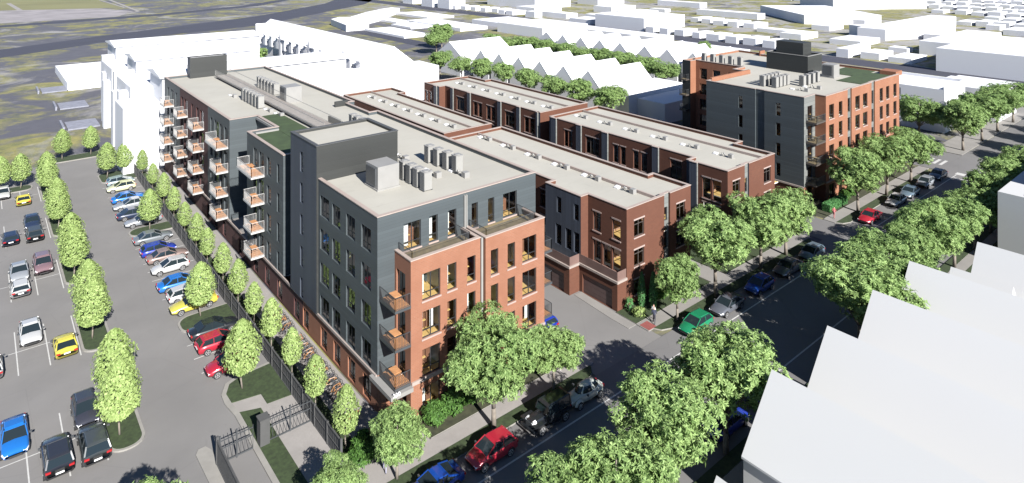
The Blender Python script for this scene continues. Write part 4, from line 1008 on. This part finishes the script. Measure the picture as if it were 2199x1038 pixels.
# clipped hedge by the far corner
hg = empty('hedge', (99,45.2,.1), 'clipped bright green hedge in front of the far corner building', 'hedge')
mb = MB(); rr = random.Random(2)
for _ in range(3500):
    x, y, z = rr.uniform(98.6,104.5), rr.uniform(44.7,45.9), rr.uniform(.1,1.25)
    f_ = rr.randint(0,3)
    if f_ == 0: z = 1.25
    elif f_ == 1: y = 44.7
    elif f_ == 2: x = 98.6
    L = .16; n_ = Vector((rr.gauss(0,1),rr.gauss(0,1),rr.gauss(0,1)+1)).normalized(); a = n_.orthogonal(); b_ = n_.cross(a); p = Vector((x,y,z))
    mb.quad(tuple(p-a*L*.5),tuple(p+b_*L*.3),tuple(p+a*L*.5),tuple(p-b_*L*.3))
mb.box(98.7,44.8,.1,104.4,45.8,1.15); mb.obj('foliage', M['leaf4'], hg)

# ------------------------------------------------------------------ fence, gate
FE = empty('fence', (21.48,46.6,0), 'long dark mesh fence between the parking lot and the columnar trees', 'fence')
mb = MB(); mb.box(21.465,46.7,.12,21.495,131.5,1.72); y = 46.7
while y < 131.5: mb.box(21.45,y,.1,21.51,y+.03,1.74); y += .42
mb.box(21.42,46.6,.1,21.54,131.6,.18); mb.box(21.42,46.6,1.7,21.54,131.6,1.8); mb.box(21.42,46.6,.95,21.54,131.6,1.0); mb.obj('picket_panel', M['fence'], FE)
for k in range(35): mb = MB(); mb.box(21.39,46.5+k*2.5,0,21.57,46.62+k*2.5,1.92); mb.obj('post', M['fence'], FE)
def gate(x0, x1, y, label):
    g = empty('gate', (x0,y,0), label, 'gate', 'dark picket gates')
    mb = MB(); mb.box(x0,y-.03,.1,x1,y+.03,.2); mb.box(x0,y-.03,1.15,x1,y+.03,1.21); mb.box(x0,y-.03,1.75,x1,y+.03,1.8); mb.obj('rails', M['darkm'], g)
    mb = MB(); n = int((x1-x0)/.28)
    for k in range(n+1): x = x0+k*(x1-x0)/n; mb.tube((x,y,.15),(x,y,2.0),.022,4)
    mb.obj('pickets', M['darkm'], g)
    for x in (x0, (x0+x1)/2): mb = MB(); mb.box(x-.05,y-.05,0,x+.05,y+.05,2.2); mb.obj('gate_post', M['darkm'], g)
gate(14.3,16.75,52.3,'left dark picket gate across the drive'); gate(18.0,21.4,52.3,'right dark picket gate across the pale path')
mb = MB(); mb.box(17.2,51.95,0,17.95,52.75,2.1,0); mb.box(17.15,51.9,2.1,18.0,52.8,2.2,0); tag(mb.obj('gate_pillar', mat('dark_stone_pillar', (.05,.05,.05), .9, .1)), 'dark square stone pillar between the two gates', 'pillar')
mb = MB(); y = 46
while y < 52.4: mb.box(14.1,y,0.1,14.16,y+.1,2.0); y += .14
mb.box(14.06,46,.1,14.2,52.4,.2); mb.box(14.06,46,1.85,14.2,52.4,1.95); mb.box(14.03,52.3,0,14.23,52.5,2.2); tag(mb.obj('side_fence', M['fence']), 'short dark picket fence running to the bottom edge beside the drive', 'fence')

# ------------------------------------------------------------------ cars
def car_proto(kind):
    """local +x is forward"""
    r = empty('car', (0,0,0), '', 'car', '')
    P = dict(
     sedan=dict(L=4.7,W=1.82,H=1.45, st=[(-2.35,.55,.72,.72),(-2.2,.30,.95,.84),(-1.5,.24,1.0,.9),(0,.22,.96,.91),(1.1,.24,.93,.9),(1.9,.28,.80,.86),(2.28,.35,.66,.76),(2.35,.45,.55,.66)], gh=[(-1.75,.98,.98),(-1.0,.96,1.43),(.05,.95,1.45),(1.05,.92,.92)], roof=(-1.05,.12)),
     hatch=dict(L=4.1,W=1.78,H=1.5, st=[(-2.05,.5,.8,.74),(-1.95,.30,1.0,.84),(-1.3,.24,1.04,.89),(0,.22,1.0,.89),(1.0,.24,.96,.88),(1.65,.28,.82,.84),(1.98,.35,.66,.74),(2.05,.45,.55,.64)], gh=[(-1.95,1.0,1.0),(-1.5,1.0,1.42),(.0,.98,1.5),(1.05,.94,.94)], roof=(-1.55,.06)),
     suv=dict(L=4.65,W=1.9,H=1.68, st=[(-2.32,.55,.95,.8),(-2.22,.36,1.1,.9),(-1.4,.30,1.14,.95),(0,.28,1.1,.95),(1.1,.30,1.06,.94),(1.85,.34,.95,.9),(2.22,.4,.78,.8),(2.32,.5,.65,.7)], gh=[(-2.2,1.1,1.1),(-1.75,1.1,1.62),(.0,1.08,1.68),(1.0,1.04,1.04)], roof=(-1.8,.1)),
     coupe=dict(L=4.3,W=1.86,H=1.28, st=[(-2.15,.5,.72,.76),(-2.05,.28,.92,.87),(-1.3,.22,.93,.93),(0,.18,.82,.92),(1.0,.2,.8,.93),(1.7,.22,.68,.88),(2.08,.26,.52,.76),(2.15,.35,.45,.66)], gh=[(-1.7,.9,.9),(-.7,.85,1.24),(.0,.82,1.28),(1.0,.80,.80)], roof=(-.75,.05)),
     beetle=dict(L=4.0,W=1.62,H=1.5, st=[(-2.0,.5,.6,.4),(-1.8,.3,.85,.58),(-1.2,.24,1.0,.7),(0,.24,.95,.74),(.9,.24,.95,.62),(1.5,.28,.86,.5),(1.85,.32,.72,.38),(2.0,.42,.55,.26)], gh=[(-1.55,.8,.9),(-.95,.9,1.38),(-.1,.95,1.5),(.75,.95,.96)], roof=(-1.5,.0)),
     jeep=dict(L=4.3,W=1.75,H=1.85, st=[(-2.0,.5,1.15,.80),(-1.98,.5,1.16,.80),(.55,.5,1.15,.78),(.56,.5,1.14,.62),(2.0,.5,1.08,.5),(2.02,.55,1.05,.48)], gh=[(-2.0,1.15,1.8),(-1.9,1.15,1.85),(.35,1.14,1.85),(.62,1.13,1.15)], roof=(-2.02,.4)))[kind]
    mb = MB()
    rings = []
    for x, z0, zb, w in P['st']:
        rings.append([(x,-.85*w,z0),(x,-w,z0+.14),(x,-w,(z0+zb)*.55),(x,-.95*w,zb-.07),(x,-.78*w,zb),(x,0,zb+.03),(x,.78*w,zb),(x,.95*w,zb-.07),(x,w,(z0+zb)*.55),(x,w,z0+.14),(x,.85*w,z0)])
    mb.loft(rings)
    wb_ = P['L']*.30; rw = .33 if kind not in ('suv','jeep') else .40
    if kind == 'jeep':
        for sy in (-1,1):
            mb.box(1.0,sy*.5,.93,2.15,sy*.95,1.0); mb.box(-1.75,sy*.8,.93,-.75,sy*.98,1.0); mb.box(-.7,sy*.8,.42,.9,sy*.93,.5)
        mb.box(2.1,-.8,.45,2.25,.8,.65)
    def ell(mb, c, rd, zlo=0.0, zhi=9, nx=14, nz=8, skip=None):
        for i in range(nz):
            p0, p1 = math.pi/2*i/nz, math.pi/2*(i+1)/nz
            for k in range(nx*2):
                q0, q1 = math.pi*k/nx, math.pi*(k+1)/nx
                f = lambda p, q: (c[0]+rd[0]*math.cos(p)*math.cos(q), c[1]+rd[1]*math.cos(p)*math.sin(q), c[2]+rd[2]*math.sin(p))
                zc = f((p0+p1)/2, q0)[2]
                if not zlo < zc < zhi or (skip and skip((q0+q1)/2)): continue
                mb.quad(f(p0,q0), f(p0,q1), f(p1,q1), f(p1,q0))
    if kind == 'beetle':
        ell(mb, (1.05,0,.58), (.95,.46,.42)); ell(mb, (-1.25,0,.55), (.78,.55,.50))
        for sx in (-1.25,1.25):
            for sy in (-1,1): ell(mb, (sx,sy*.62,.38), (.50,.22,.40))
    bd = mb.obj('body', M['grey'], None, kind != 'jeep'); bd.parent = r
    if kind != 'jeep':
        pass
    W = P['W']/2; g = MB(); gr = []
    wt = .74 if kind != 'beetle' else .62
    for x, zb, zt in P['gh']:
        ww = W*.90 if kind not in ('beetle',) else W*.78
        k_ = wt if zt > zb+.1 else .86
        gr.append([(x,-ww,zb-.02),(x,-ww*k_/.9,zt),(x,ww*k_/.9,zt),(x,ww,zb-.02)])
    if kind == 'beetle':
        g = MB(); ell(g, (-.30,0,.80), (1.37,.70,.73), 1.0, 1.36, 20, 14, lambda q: min(abs((q/math.pi*180) % 360-a_) for a_ in (38,100,150,210,260,322)) < 6)
    else: g.loft(gr)
    gl = g.obj('glasshouse', M['carglass'], None); gl.parent = r
    rf = MB(); (x1, z1b, z1), (x2, z2b, z2) = P['gh'][1], P['gh'][2]
    ww = W*.90*wt/.9 if kind != 'beetle' else W*.78*wt/.9
    e = .04
    rf.loft([[(x1-.12,-ww-.01,z1-.06),(x1-.12,-ww*.9,z1-.02),(x1-.12,ww*.9,z1-.02),(x1-.12,ww+.01,z1-.06)],[(x1+.1,-ww-.02,z1-.04),(x1+.1,-ww*.85,z1+e),(x1+.1,ww*.85,z1+e),(x1+.1,ww+.02,z1-.04)],[(x2-.1,-ww-.02,z2-.04),(x2-.1,-ww*.85,z2+e),(x2-.1,ww*.85,z2+e),(x2-.1,ww+.02,z2-.04)],[(x2+.16,-ww-.01,z2-.10),(x2+.16,-ww*.9,z2-.06),(x2+.16,ww*.9,z2-.06),(x2+.16,ww+.01,z2-.10)]])
    wbz = W*.90 if kind != 'beetle' else W*.78
    if kind == 'beetle':
        rf = MB(); ell(rf, (-.30,0,.80), (1.34,.68,.71), 0, 9, 20, 14)
    for sy in (() if kind == 'beetle' else (-1,1)):   # pillars
        a0 = (P['gh'][3][0], sy*wbz, P['gh'][3][1]); a1 = (x2+.1, sy*ww, z2-.04); rf.tube(a0, a1, .045, 4)
        c0 = (P['gh'][0][0]+.05, sy*wbz, P['gh'][0][1]); c1 = (x1, sy*ww, z1-.03); rf.tube(c0, c1, .07, 4)
        xm = (x1+x2)/2+.1; rf.tube((xm, sy*(wbz+.005), P['gh'][1][1]-.03), (xm, sy*(ww+.01), (z1+z2)/2), .035, 4)
    ro = rf.obj('roof', M['grey'], None, kind == 'beetle'); ro.parent = r
    subs = [(bd,[]),(gl,[]),(ro,[])]
    tw_ = MB(); tw_.tube((0,-.11,0),(0,.11,0),rw,18); tm = tw_.mesh('wheel', M['rubber'], False)
    rm_ = MB()
    rm_.tube((0,-.125,0),(0,.125,0),rw*.18,8)
    for k in range(5):
        a = k*1.2566
        for sy in (-.118,.118): rm_.quad((math.cos(a-.16)*rw*.15,sy,math.sin(a-.16)*rw*.15),(math.cos(a+.16)*rw*.15,sy,math.sin(a+.16)*rw*.15),(math.cos(a+.2)*rw*.66,sy,math.sin(a+.2)*rw*.66),(math.cos(a-.2)*rw*.66,sy,math.sin(a-.2)*rw*.66))
    n0 = 18
    for sy in (-.115,.115):
        for k in range(n0):
            a, b_ = 2*math.pi*k/n0, 2*math.pi*(k+1)/n0
            rm_.quad((math.cos(a)*rw*.6,sy,math.sin(a)*rw*.6),(math.cos(b_)*rw*.6,sy,math.sin(b_)*rw*.6),(math.cos(b_)*rw*.72,sy,math.sin(b_)*rw*.72),(math.cos(a)*rw*.72,sy,math.sin(a)*rw*.72))
    rmm = rm_.mesh('rim', M['rimm'])
    for sx in (-wb_, wb_):
        for sy in (-1, 1):
            wh = add('wheel', tm); wh.location = (sx+(.05 if sx > 0 else 0), sy*(W-.09), rw); wh.parent = r
            ri = add('rim', rmm); ri.parent = wh; subs.append((wh,[ri]))
    ar = MB()
    for sx in (-wb_, wb_+.05):
        for sy in (-1, 1):
            yy = sy*(W*.995+.004)
            pts = [(sx+math.cos(math.pi*k/10)*(rw+.07), yy, rw+math.sin(math.pi*k/10)*(rw+.07)) for k in range(11)]
            ar.poly(pts+[(sx-(rw+.07),yy,.28),(sx+(rw+.07),yy,.28)])
    if kind not in ('jeep','beetle'):
        ao = ar.obj('wheel_arch', M['rubber'], None); ao.parent = r; subs.append((ao,[]))
    xf = P['st'][-2][0]; zf = P['st'][-2][2]; wf = P['st'][-2][3]; xr = P['st'][0][0]
    for sy in (-1, 1):
        h = MB(); h.loft([[(xf-.32,sy*wf*1.08,zf+.02),(xf-.32,sy*wf*.72,zf+.10),(xf+.03,sy*wf*.62,zf-.02),(xf+.01,sy*wf*.98,zf-.06)],[(xf-.30,sy*wf*1.12,zf-.10),(xf-.30,sy*wf*.8,zf-.12),(xf+.05,sy*wf*.6,zf-.14),(xf+.04,sy*wf*.95,zf-.16)]])
        ho = h.obj('headlight', M['chrome'], None); ho.parent = r; subs.append((ho,[]))
        h = MB(); zr_ = P['st'][1][2]; wr_ = P['st'][1][3]; h.box(xr-.012,sy*wr_*.62,zr_-.24,xr+.12,sy*wr_*.985,zr_-.1)
        ho = h.obj('tail_light', M['red'], None); ho.parent = r; subs.append((ho,[]))
        h = MB(); xm = P['gh'][3][0]-.28; zz = P['gh'][3][1]; h.box(xm-.06,sy*W,zz,xm+.06,sy*(W+.2),zz+.13)
        ho = h.obj('mirror', M['darkm'], None); ho.parent = r; subs.append((ho,[]))
    if kind == 'jeep':
        h = MB(); h.tube((-2.05,0,1.0),(-2.25,0,1.0),.38,16); ho = h.obj('spare_wheel', M['rubber'], None); ho.parent = r; subs.append((ho,[]))
        h = MB(); h.box(2.02,-.38,.6,2.06,.38,1.02); ho = h.obj('grille', M['darkm'], None); ho.parent = r; subs.append((ho,[]))
    else:
        h = MB(); h.box(xf+.03,-.42,.36,xf+.085,.42,.52); ho = h.obj('grille', M['rubber'], None); ho.parent = r; subs.append((ho,[]))
        h = MB(); h.box(xr-.02,-.26,.62,xr+.01,.26,.74); ho = h.obj('number_plate', M['cwhite'], None); ho.parent = r; subs.append((ho,[]))
    TREE[r.name] = subs; return r
CP = {k: (car_proto(k), [False]) for k in ('sedan','hatch','suv','coupe','beetle','jeep')}
PC = dict(blue=(.02,.19,.62), charcoal=(.035,.038,.05), dark=(.05,.052,.07), greydark=(.07,.08,.085), white=(.62,.62,.62), yellow=(.75,.66,.10), silver=(.36,.38,.41), mauve=(.27,.17,.19), navy=(.03,.045,.09), cyan=(.33,.42,.45), pale=(.72,.72,.48), royal=(.02,.05,.42), brown=(.30,.22,.20), black=(.02,.024,.03), red=(.50,.025,.05), stblue=(.01,.07,.38), green=(.02,.28,.13), grey=(.14,.15,.18), bluegrey=(.16,.22,.28), ivory=(.55,.58,.54), midgrey=(.20,.22,.24))
PM = {k: carpaint(v, 'car_paint_'+k) for k, v in PC.items()}
HALF = math.pi/2
cars = [('sedan',2.3,65.0,-HALF,'blue','bright blue sedan at the lower left facing the camera'),('suv',4.75,60.5,HALF,'charcoal','charcoal crossover with its rear to the camera beside the bright blue sedan'),('hatch',7.05,65.0,-HALF,'dark','dark grey hatchback facing the camera beside the nearest long island'),('suv',7.1,60.2,HALF,'greydark','dark green-grey estate with its tail to the nearest long island tip'),
 ('hatch',1.0,77.2,HALF,'white','white hatchback cut by the left edge of the photo'),('sedan',4.2,82.0,-HALF,'white','white sedan facing the camera in the second stall row'),('coupe',6.7,77.3,HALF,'yellow','low yellow coupe with a dark rear deck in the second stall row'),('sedan',3.95,98.3,-HALF,'silver','silver sedan behind the white hatchback in the third stall row'),('hatch',3.85,93.6,HALF,'white','white hatchback with a black rear window in the third stall row'),('suv',6.3,98.6,-HALF,'mauve','dusty mauve crossover beside the third long island'),
 ('hatch',3.5,110.6,HALF,'navy','navy hatchback in the fourth stall row'),('sedan',6.1,115.4,-HALF,'navy','dark blue sedan in the back of the fourth stall row'),('suv',6.1,110.2,HALF,'greydark','dark green-grey hatchback touching the dark blue sedan in the fourth stall row'),('sedan',3.2,132.0,-HALF,'white','white sedan in the fifth stall row at the left edge'),('coupe',5.6,126.8,HALF,'yellow','small yellow coupe at the back left island'),
 ('hatch',18.7,126.4,0,'cyan','pale silver-blue hatchback, farthest in the right row'),('hatch',18.3,123.2,math.pi,'pale','pale yellow hatchback in the right row'),('sedan',18.4,117.2,0,'blue','bright blue sedan in the back half of the right row'),('sedan',18.2,113.9,math.pi,'silver','silver sedan between the bright blue and the navy cars'),('sedan',18.0,109.4,0,'navy','navy sedan in the right row before the middle island'),('sedan',18.5,105.9,math.pi,'silver','long silver sedan beside the middle island tree'),('sedan',18.4,98.7,0,'midgrey','grey-blue sedan just below the middle island'),('hatch',18.2,94.2,0,'royal','royal blue hatchback in the right row'),('sedan',18.7,91.6,0,'brown','brownish silver sedan between the royal blue and white cars'),('hatch',18.3,88.2,math.pi,'white','white hatchback in the middle of the right row'),('sedan',18.3,83.2,0,'blue','long bright blue sedan next to the navy and white hatchback'),('hatch',18.4,80.0,0,'white','white hatchback half hidden by the tree at the yellow car'),('sedan',18.4,77.3,math.pi,'yellow','yellow sedan parked under the island tree'),('sedan',18.8,70.9,0,'black','long black sedan beside the island below the yellow car'),('hatch',18.5,68.1,0,'red','red hatchback beside the long black sedan'),('hatch',18.3,63.9,math.pi,'red','red hatchback half hidden by the lawn tree'),
 ('coupe',25.6,39.85,math.pi,'stblue','deep blue coupe at the bottom edge of the street'),('hatch',30.7,39.75,math.pi,'red','bright red hatchback parked on the street under the trees'),('jeep',36.6,39.75,math.pi,'black','boxy black off-roader parked on the street'),('beetle',41.0,39.8,math.pi,'ivory','rounded white vintage car at the alley mouth'),('hatch',57.5,39.8,math.pi,'green','bright green hatchback by the townhouse corner'),('sedan',63.3,39.8,math.pi,'grey','grey sedan, first behind the green car'),('hatch',69.9,39.8,math.pi,'stblue','blue hatchback between two grey cars on the street'),('sedan',76.6,39.8,math.pi,'grey','grey sedan past the blue street car'),('hatch',82.6,39.8,math.pi,'bluegrey','blue-grey hatchback last before the side street'),('sedan',100.6,39.9,math.pi,'red','dark red sedan just past the side street'),('sedan',110.4,39.9,math.pi,'white','white sedan, first of four by the far corner building'),('sedan',115.9,39.9,math.pi,'bluegrey','blue-grey sedan, second of four by the far corner building'),('hatch',122.8,39.9,math.pi,'silver','silver hatchback, third of four by the far corner building'),('sedan',128.8,39.9,math.pi,'navy','dark blue sedan, last of four by the far corner building'),
 ('hatch',45.5,50.6,HALF,'royal','blue car in the alley beside the side balconies'),('sedan',47.5,29.9,0,'royal','deep blue car in the shade across the street near the white house'),('sedan',53.5,29.9,0,'grey','grey car ahead of the deep blue one in the shade across the street'),('sedan',113,29.9,0,'greydark','dark car in shade across the street at the far right')]
for kind, x, y, rz, colr, lab in cars:
    p, fl = CP[kind]
    place(p, (x,y,.002), lab, None, rz, None, {'body': PM[colr], 'roof': PM[colr]}, fl)

# ------------------------------------------------------------------ bicycles
def bike_proto():
    r = empty('bicycle', (0,0,0), '', 'bicycle', '')
    def ring(x):
        mb = MB(); n = 14
        for k in range(n):
            a, b_ = 2*math.pi*k/n, 2*math.pi*(k+1)/n
            mb.tube((x+math.cos(a)*.32,0,.34+math.sin(a)*.32),(x+math.cos(b_)*.32,0,.34+math.sin(b_)*.32),.024,4,cap=False)
        for k in range(4): a = k*.785; mb.tube((x-math.cos(a)*.31,0,.34-math.sin(a)*.31),(x+math.cos(a)*.31,0,.34+math.sin(a)*.31),.006,3,cap=False)
        return mb
    ws = []
    for x in (-.52,.52): o = ring(x).obj('wheel', M['rubber'], None); o.parent = r; ws.append(o)
    mb = MB()
    for a, b_ in (((-.52,0,.34),(-.1,0,.32)),((-.1,0,.32),(-.2,0,.85)),((-.52,0,.34),(-.18,0,.75)),((-.18,0,.78),(.36,0,.82)),((-.1,0,.32),(.38,0,.74)),((.52,0,.34),(.36,0,.9))): mb.tube(a, b_, .028, 5)
    f_ = mb.obj('frame', M['orange'], None); f_.parent = r
    mb = MB(); mb.tube((.33,-.27,.98),(.33,.27,.98),.02,5); mb.tube((.36,0,.88),(.33,0,.98),.02,5); h = mb.obj('handlebar', M['darkm'], None); h.parent = r
    mb = MB(); mb.box(-.33,-.08,.87,-.08,.08,.93); s_ = mb.obj('saddle', M['darkm'], None); s_.parent = r
    TREE[r.name] = [(ws[0],[]),(ws[1],[]),(f_,[]),(h,[]),(s_,[])]; return r
bk = bike_proto(); bf = [False]; paints = [M['orange'], M['grey'], M['deck'], M['orange'], M['darkm'], M['cdark']]
rr = random.Random(9); j = 0
for row in (24.55,):
    y = 53.0
    while y < 70.4:
        if not 63.6 < y < 65.4:
            place(bk, (row+rr.uniform(-.1,.1),y,.1), 'parked bicycle with a %s frame, %s from the entrance in the rack along the wall' % ('bright' if rr.random() < .6 else 'thin', ordn(j)), 'bicycles parked along the wall', rr.uniform(-.25,.25), None, {'frame': rr.choice(paints[:1]+paints)}, bf); j += 1
        y += .55
for k in range(12):
    y = 53.2+k*1.5; mb = MB(); mb.tube((24.2,y,.1),(24.2,y,.85),.025,6); mb.tube((24.2,y,.85),(24.9,y,.85),.025,6); mb.tube((24.9,y,.85),(24.9,y,.1),.025,6)
    tag(mb.obj('bicycle_rack', M['grey']), 'steel hoop rack among the bicycles, %s from the entrance' % ordn(k), 'bicycle rack', 'bicycle racks along the wall')
# benches in the entrance court
for (x, y, lab) in ((24.9,47.7,'low timber bench in the entrance court'),(24.0,50.2,'second low timber bench, nearer the bicycles')):
    b_ = empty('bench', (x,y,.1), lab, 'bench', 'timber benches')
    mb = MB(); mb.box(x-.8,y-.22,.48,x+.8,y+.22,.55); mb.obj('seat', M['deck'], b_)
    for s in (-.6,.6): mb = MB(); mb.box(x+s-.05,y-.18,.1,x+s+.05,y+.18,.48); mb.obj('leg', M['darkm'], b_)
mb = MB(); mb.prism(rrect(26.9,46.6,27.5,47.6,.1), .1, .75); tag(mb.obj('planter', M['lightgrey']), 'pale concrete planter at the entrance corner', 'planter')

# ------------------------------------------------------------------ people
def person(loc, rz, top, bottom, label, walk=.25, scale=1.0, hair=None):
    J = dict(p=(0,0,.92),s=(0,0,1.12),c=(0,0,1.35),n=(0,0,1.50),h=(.01,0,1.60),t=(.02,0,1.74),
             ls=(0,.17,1.42),le=(-.05,.25,1.15),lh=(.08,.27,.92),rs=(0,-.17,1.42),re=(.02,-.25,1.15),rh=(.2,-.24,.98),
             lp=(0,.09,.90),lk=(walk*.6,.10,.50),lf=(walk,.10,.08),lt=(walk+.16,.10,.04),rp=(0,-.09,.90),rk=(-walk*.2,-.10,.50),rf=(-walk,-.10,.08),rt=(-walk+.16,-.10,.04))
    Rd = dict(p=.13,s=.125,c=.15,n=.06,h=.095,t=.07,ls=.07,le=.045,lh=.035,rs=.07,re=.045,rh=.035,lp=.09,lk=.06,lf=.04,lt=.035,rp=.09,rk=.06,rf=.04,rt=.035)
    E = [('p','s'),('s','c'),('c','n'),('n','h'),('h','t'),('c','ls'),('ls','le'),('le','lh'),('c','rs'),('rs','re'),('re','rh'),('p','lp'),('lp','lk'),('lk','lf'),('lf','lt'),('p','rp'),('rp','rk'),('rk','rf'),('rf','rt')]
    k = list(J); me = bpy.data.meshes.new('person'); me.from_pydata([J[q] for q in k], [(k.index(a), k.index(b_)) for a, b_ in E], [])
    m, t_, b_ = nt('clothed_figure')
    tc_ = t_.nodes.new('ShaderNodeTexCoord'); sp = t_.nodes.new('ShaderNodeSeparateXYZ'); t_.links.new(tc_.outputs['Object'], sp.inputs[0])
    r_ = t_.nodes.new('ShaderNodeValToRGB'); t_.links.new(math_(t_, 'DIVIDE', sp.outputs[2], 1.8), r_.inputs[0]); r_.color_ramp.interpolation = 'CONSTANT'
    el = r_.color_ramp.elements; el[0].position = 0; el[0].color = (.03,.03,.03,1); el[1].position = .06; el[1].color = (*bottom,1)
    for p_, c_ in ((.54,top),(.83,(.42,.26,.19)),(.93,(.05,.03,.02))): q = el.new(p_); q.color = (*c_,1)
    t_.links.new(r_.outputs[0], b_.inputs['Base Color']); b_.inputs['Roughness'].default_value = .8
    me.materials.append(m)
    o = bpy.data.objects.new('person', me); COL.objects.link(o); o.location = loc; o.rotation_euler = (0,0,rz); o.scale = (scale,)*3
    sk = o.modifiers.new('Skin', 'SKIN'); sk.use_smooth_shade = True
    for i_, q in enumerate(k): me.skin_vertices[0].data[i_].radius = (Rd[q], Rd[q]*(1.15 if q in ('p','s','c') else 1))
    me.skin_vertices[0].data[0].use_root = True
    sb = o.modifiers.new('Sub', 'SUBSURF'); sb.levels = 1; sb.render_levels = 2
    return tag(o, label, 'person')
person((27.1,46.2,.1), -1.6, (.6,.6,.62), (.42,.24,.2), 'person in a white top standing at the apartment entrance')
person((26.4,46.6,.1), 2.4, (.03,.03,.04), (.09,.05,.05), 'person in dark clothes standing at the apartment entrance')
person((55.3,43.5,.1), 0, (.6,.6,.6), (.03,.03,.04), 'person in a white top on the pavement by the townhouse lawn')
person((54.9,43.1,.1), .5, (.03,.035,.06), (.03,.03,.04), 'person in dark clothes on the pavement by the townhouse lawn')
person((97.0,43.4,.1), .2, (.45,.13,.14), (.3,.12,.12), 'person in pink clothes on the pavement by the far corner building')
person((41.6,43.6,.1), 1.2, (.05,.05,.07), (.3,.28,.28), 'person in a dark top walking under the small tree by the alley')
person((23.6,43.6,.1), 1.0, (.35,.36,.42), (.2,.2,.26), 'person in grey walking past the end of the dark fence')

# ------------------------------------------------------------------ light
EL, AZ = 32.0, math.atan2(.155, .985)       # sun travels towards +Y, a little +X
d = Vector((math.sin(AZ)*math.cos(R(EL)), math.cos(AZ)*math.cos(R(EL)), -math.sin(R(EL))))
ld = bpy.data.lights.new('sun', 'SUN'); ld.energy = 5.0; ld.angle = R(.5); ld.color = (1.0,.975,.925)
lo_ = bpy.data.objects.new('sun', ld); COL.objects.link(lo_); lo_.rotation_euler = d.to_track_quat('-Z', 'Y').to_euler(); lo_.location = (0,0,200)
W_ = bpy.data.worlds.new('World'); S.world = W_; W_.use_nodes = True; t = W_.node_tree
sky = t.nodes.new('ShaderNodeTexSky'); sky.sky_type = 'NISHITA'; sky.sun_disc = False; sky.sun_elevation = R(EL)
sky.sun_rotation = math.atan2(-d.x, -d.y); sky.air_density = .6; sky.dust_density = 0.0; sky.ozone_density = 2.5
t.links.new(sky.outputs[0], t.nodes['Background'].inputs[0]); t.nodes['Background'].inputs[1].default_value = .06
# ------------------------------------------------------------------ camera
cd = bpy.data.cameras.new('camera'); cam = bpy.data.objects.new('camera', cd); COL.objects.link(cam)
cam.location = (0,0,39); cam.rotation_euler = (math.pi/2,0,-R(90-50.4907))
cd.sensor_width = 36; cd.lens = 36*1394/2199; cd.shift_x = 0; cd.shift_y = -(519+100)/2199; cd.clip_end = 4000; cd.clip_start = .5
S.camera = cam
S.render.engine = 'CYCLES'
S.view_settings.view_transform = 'Standard'; S.view_settings.look = 'None'; S.view_settings.exposure = 1.5; S.view_settings.gamma = 1
S.cycles.max_bounces = 5; S.cycles.transparent_max_bounces = 12; S.cycles.diffuse_bounces = 2
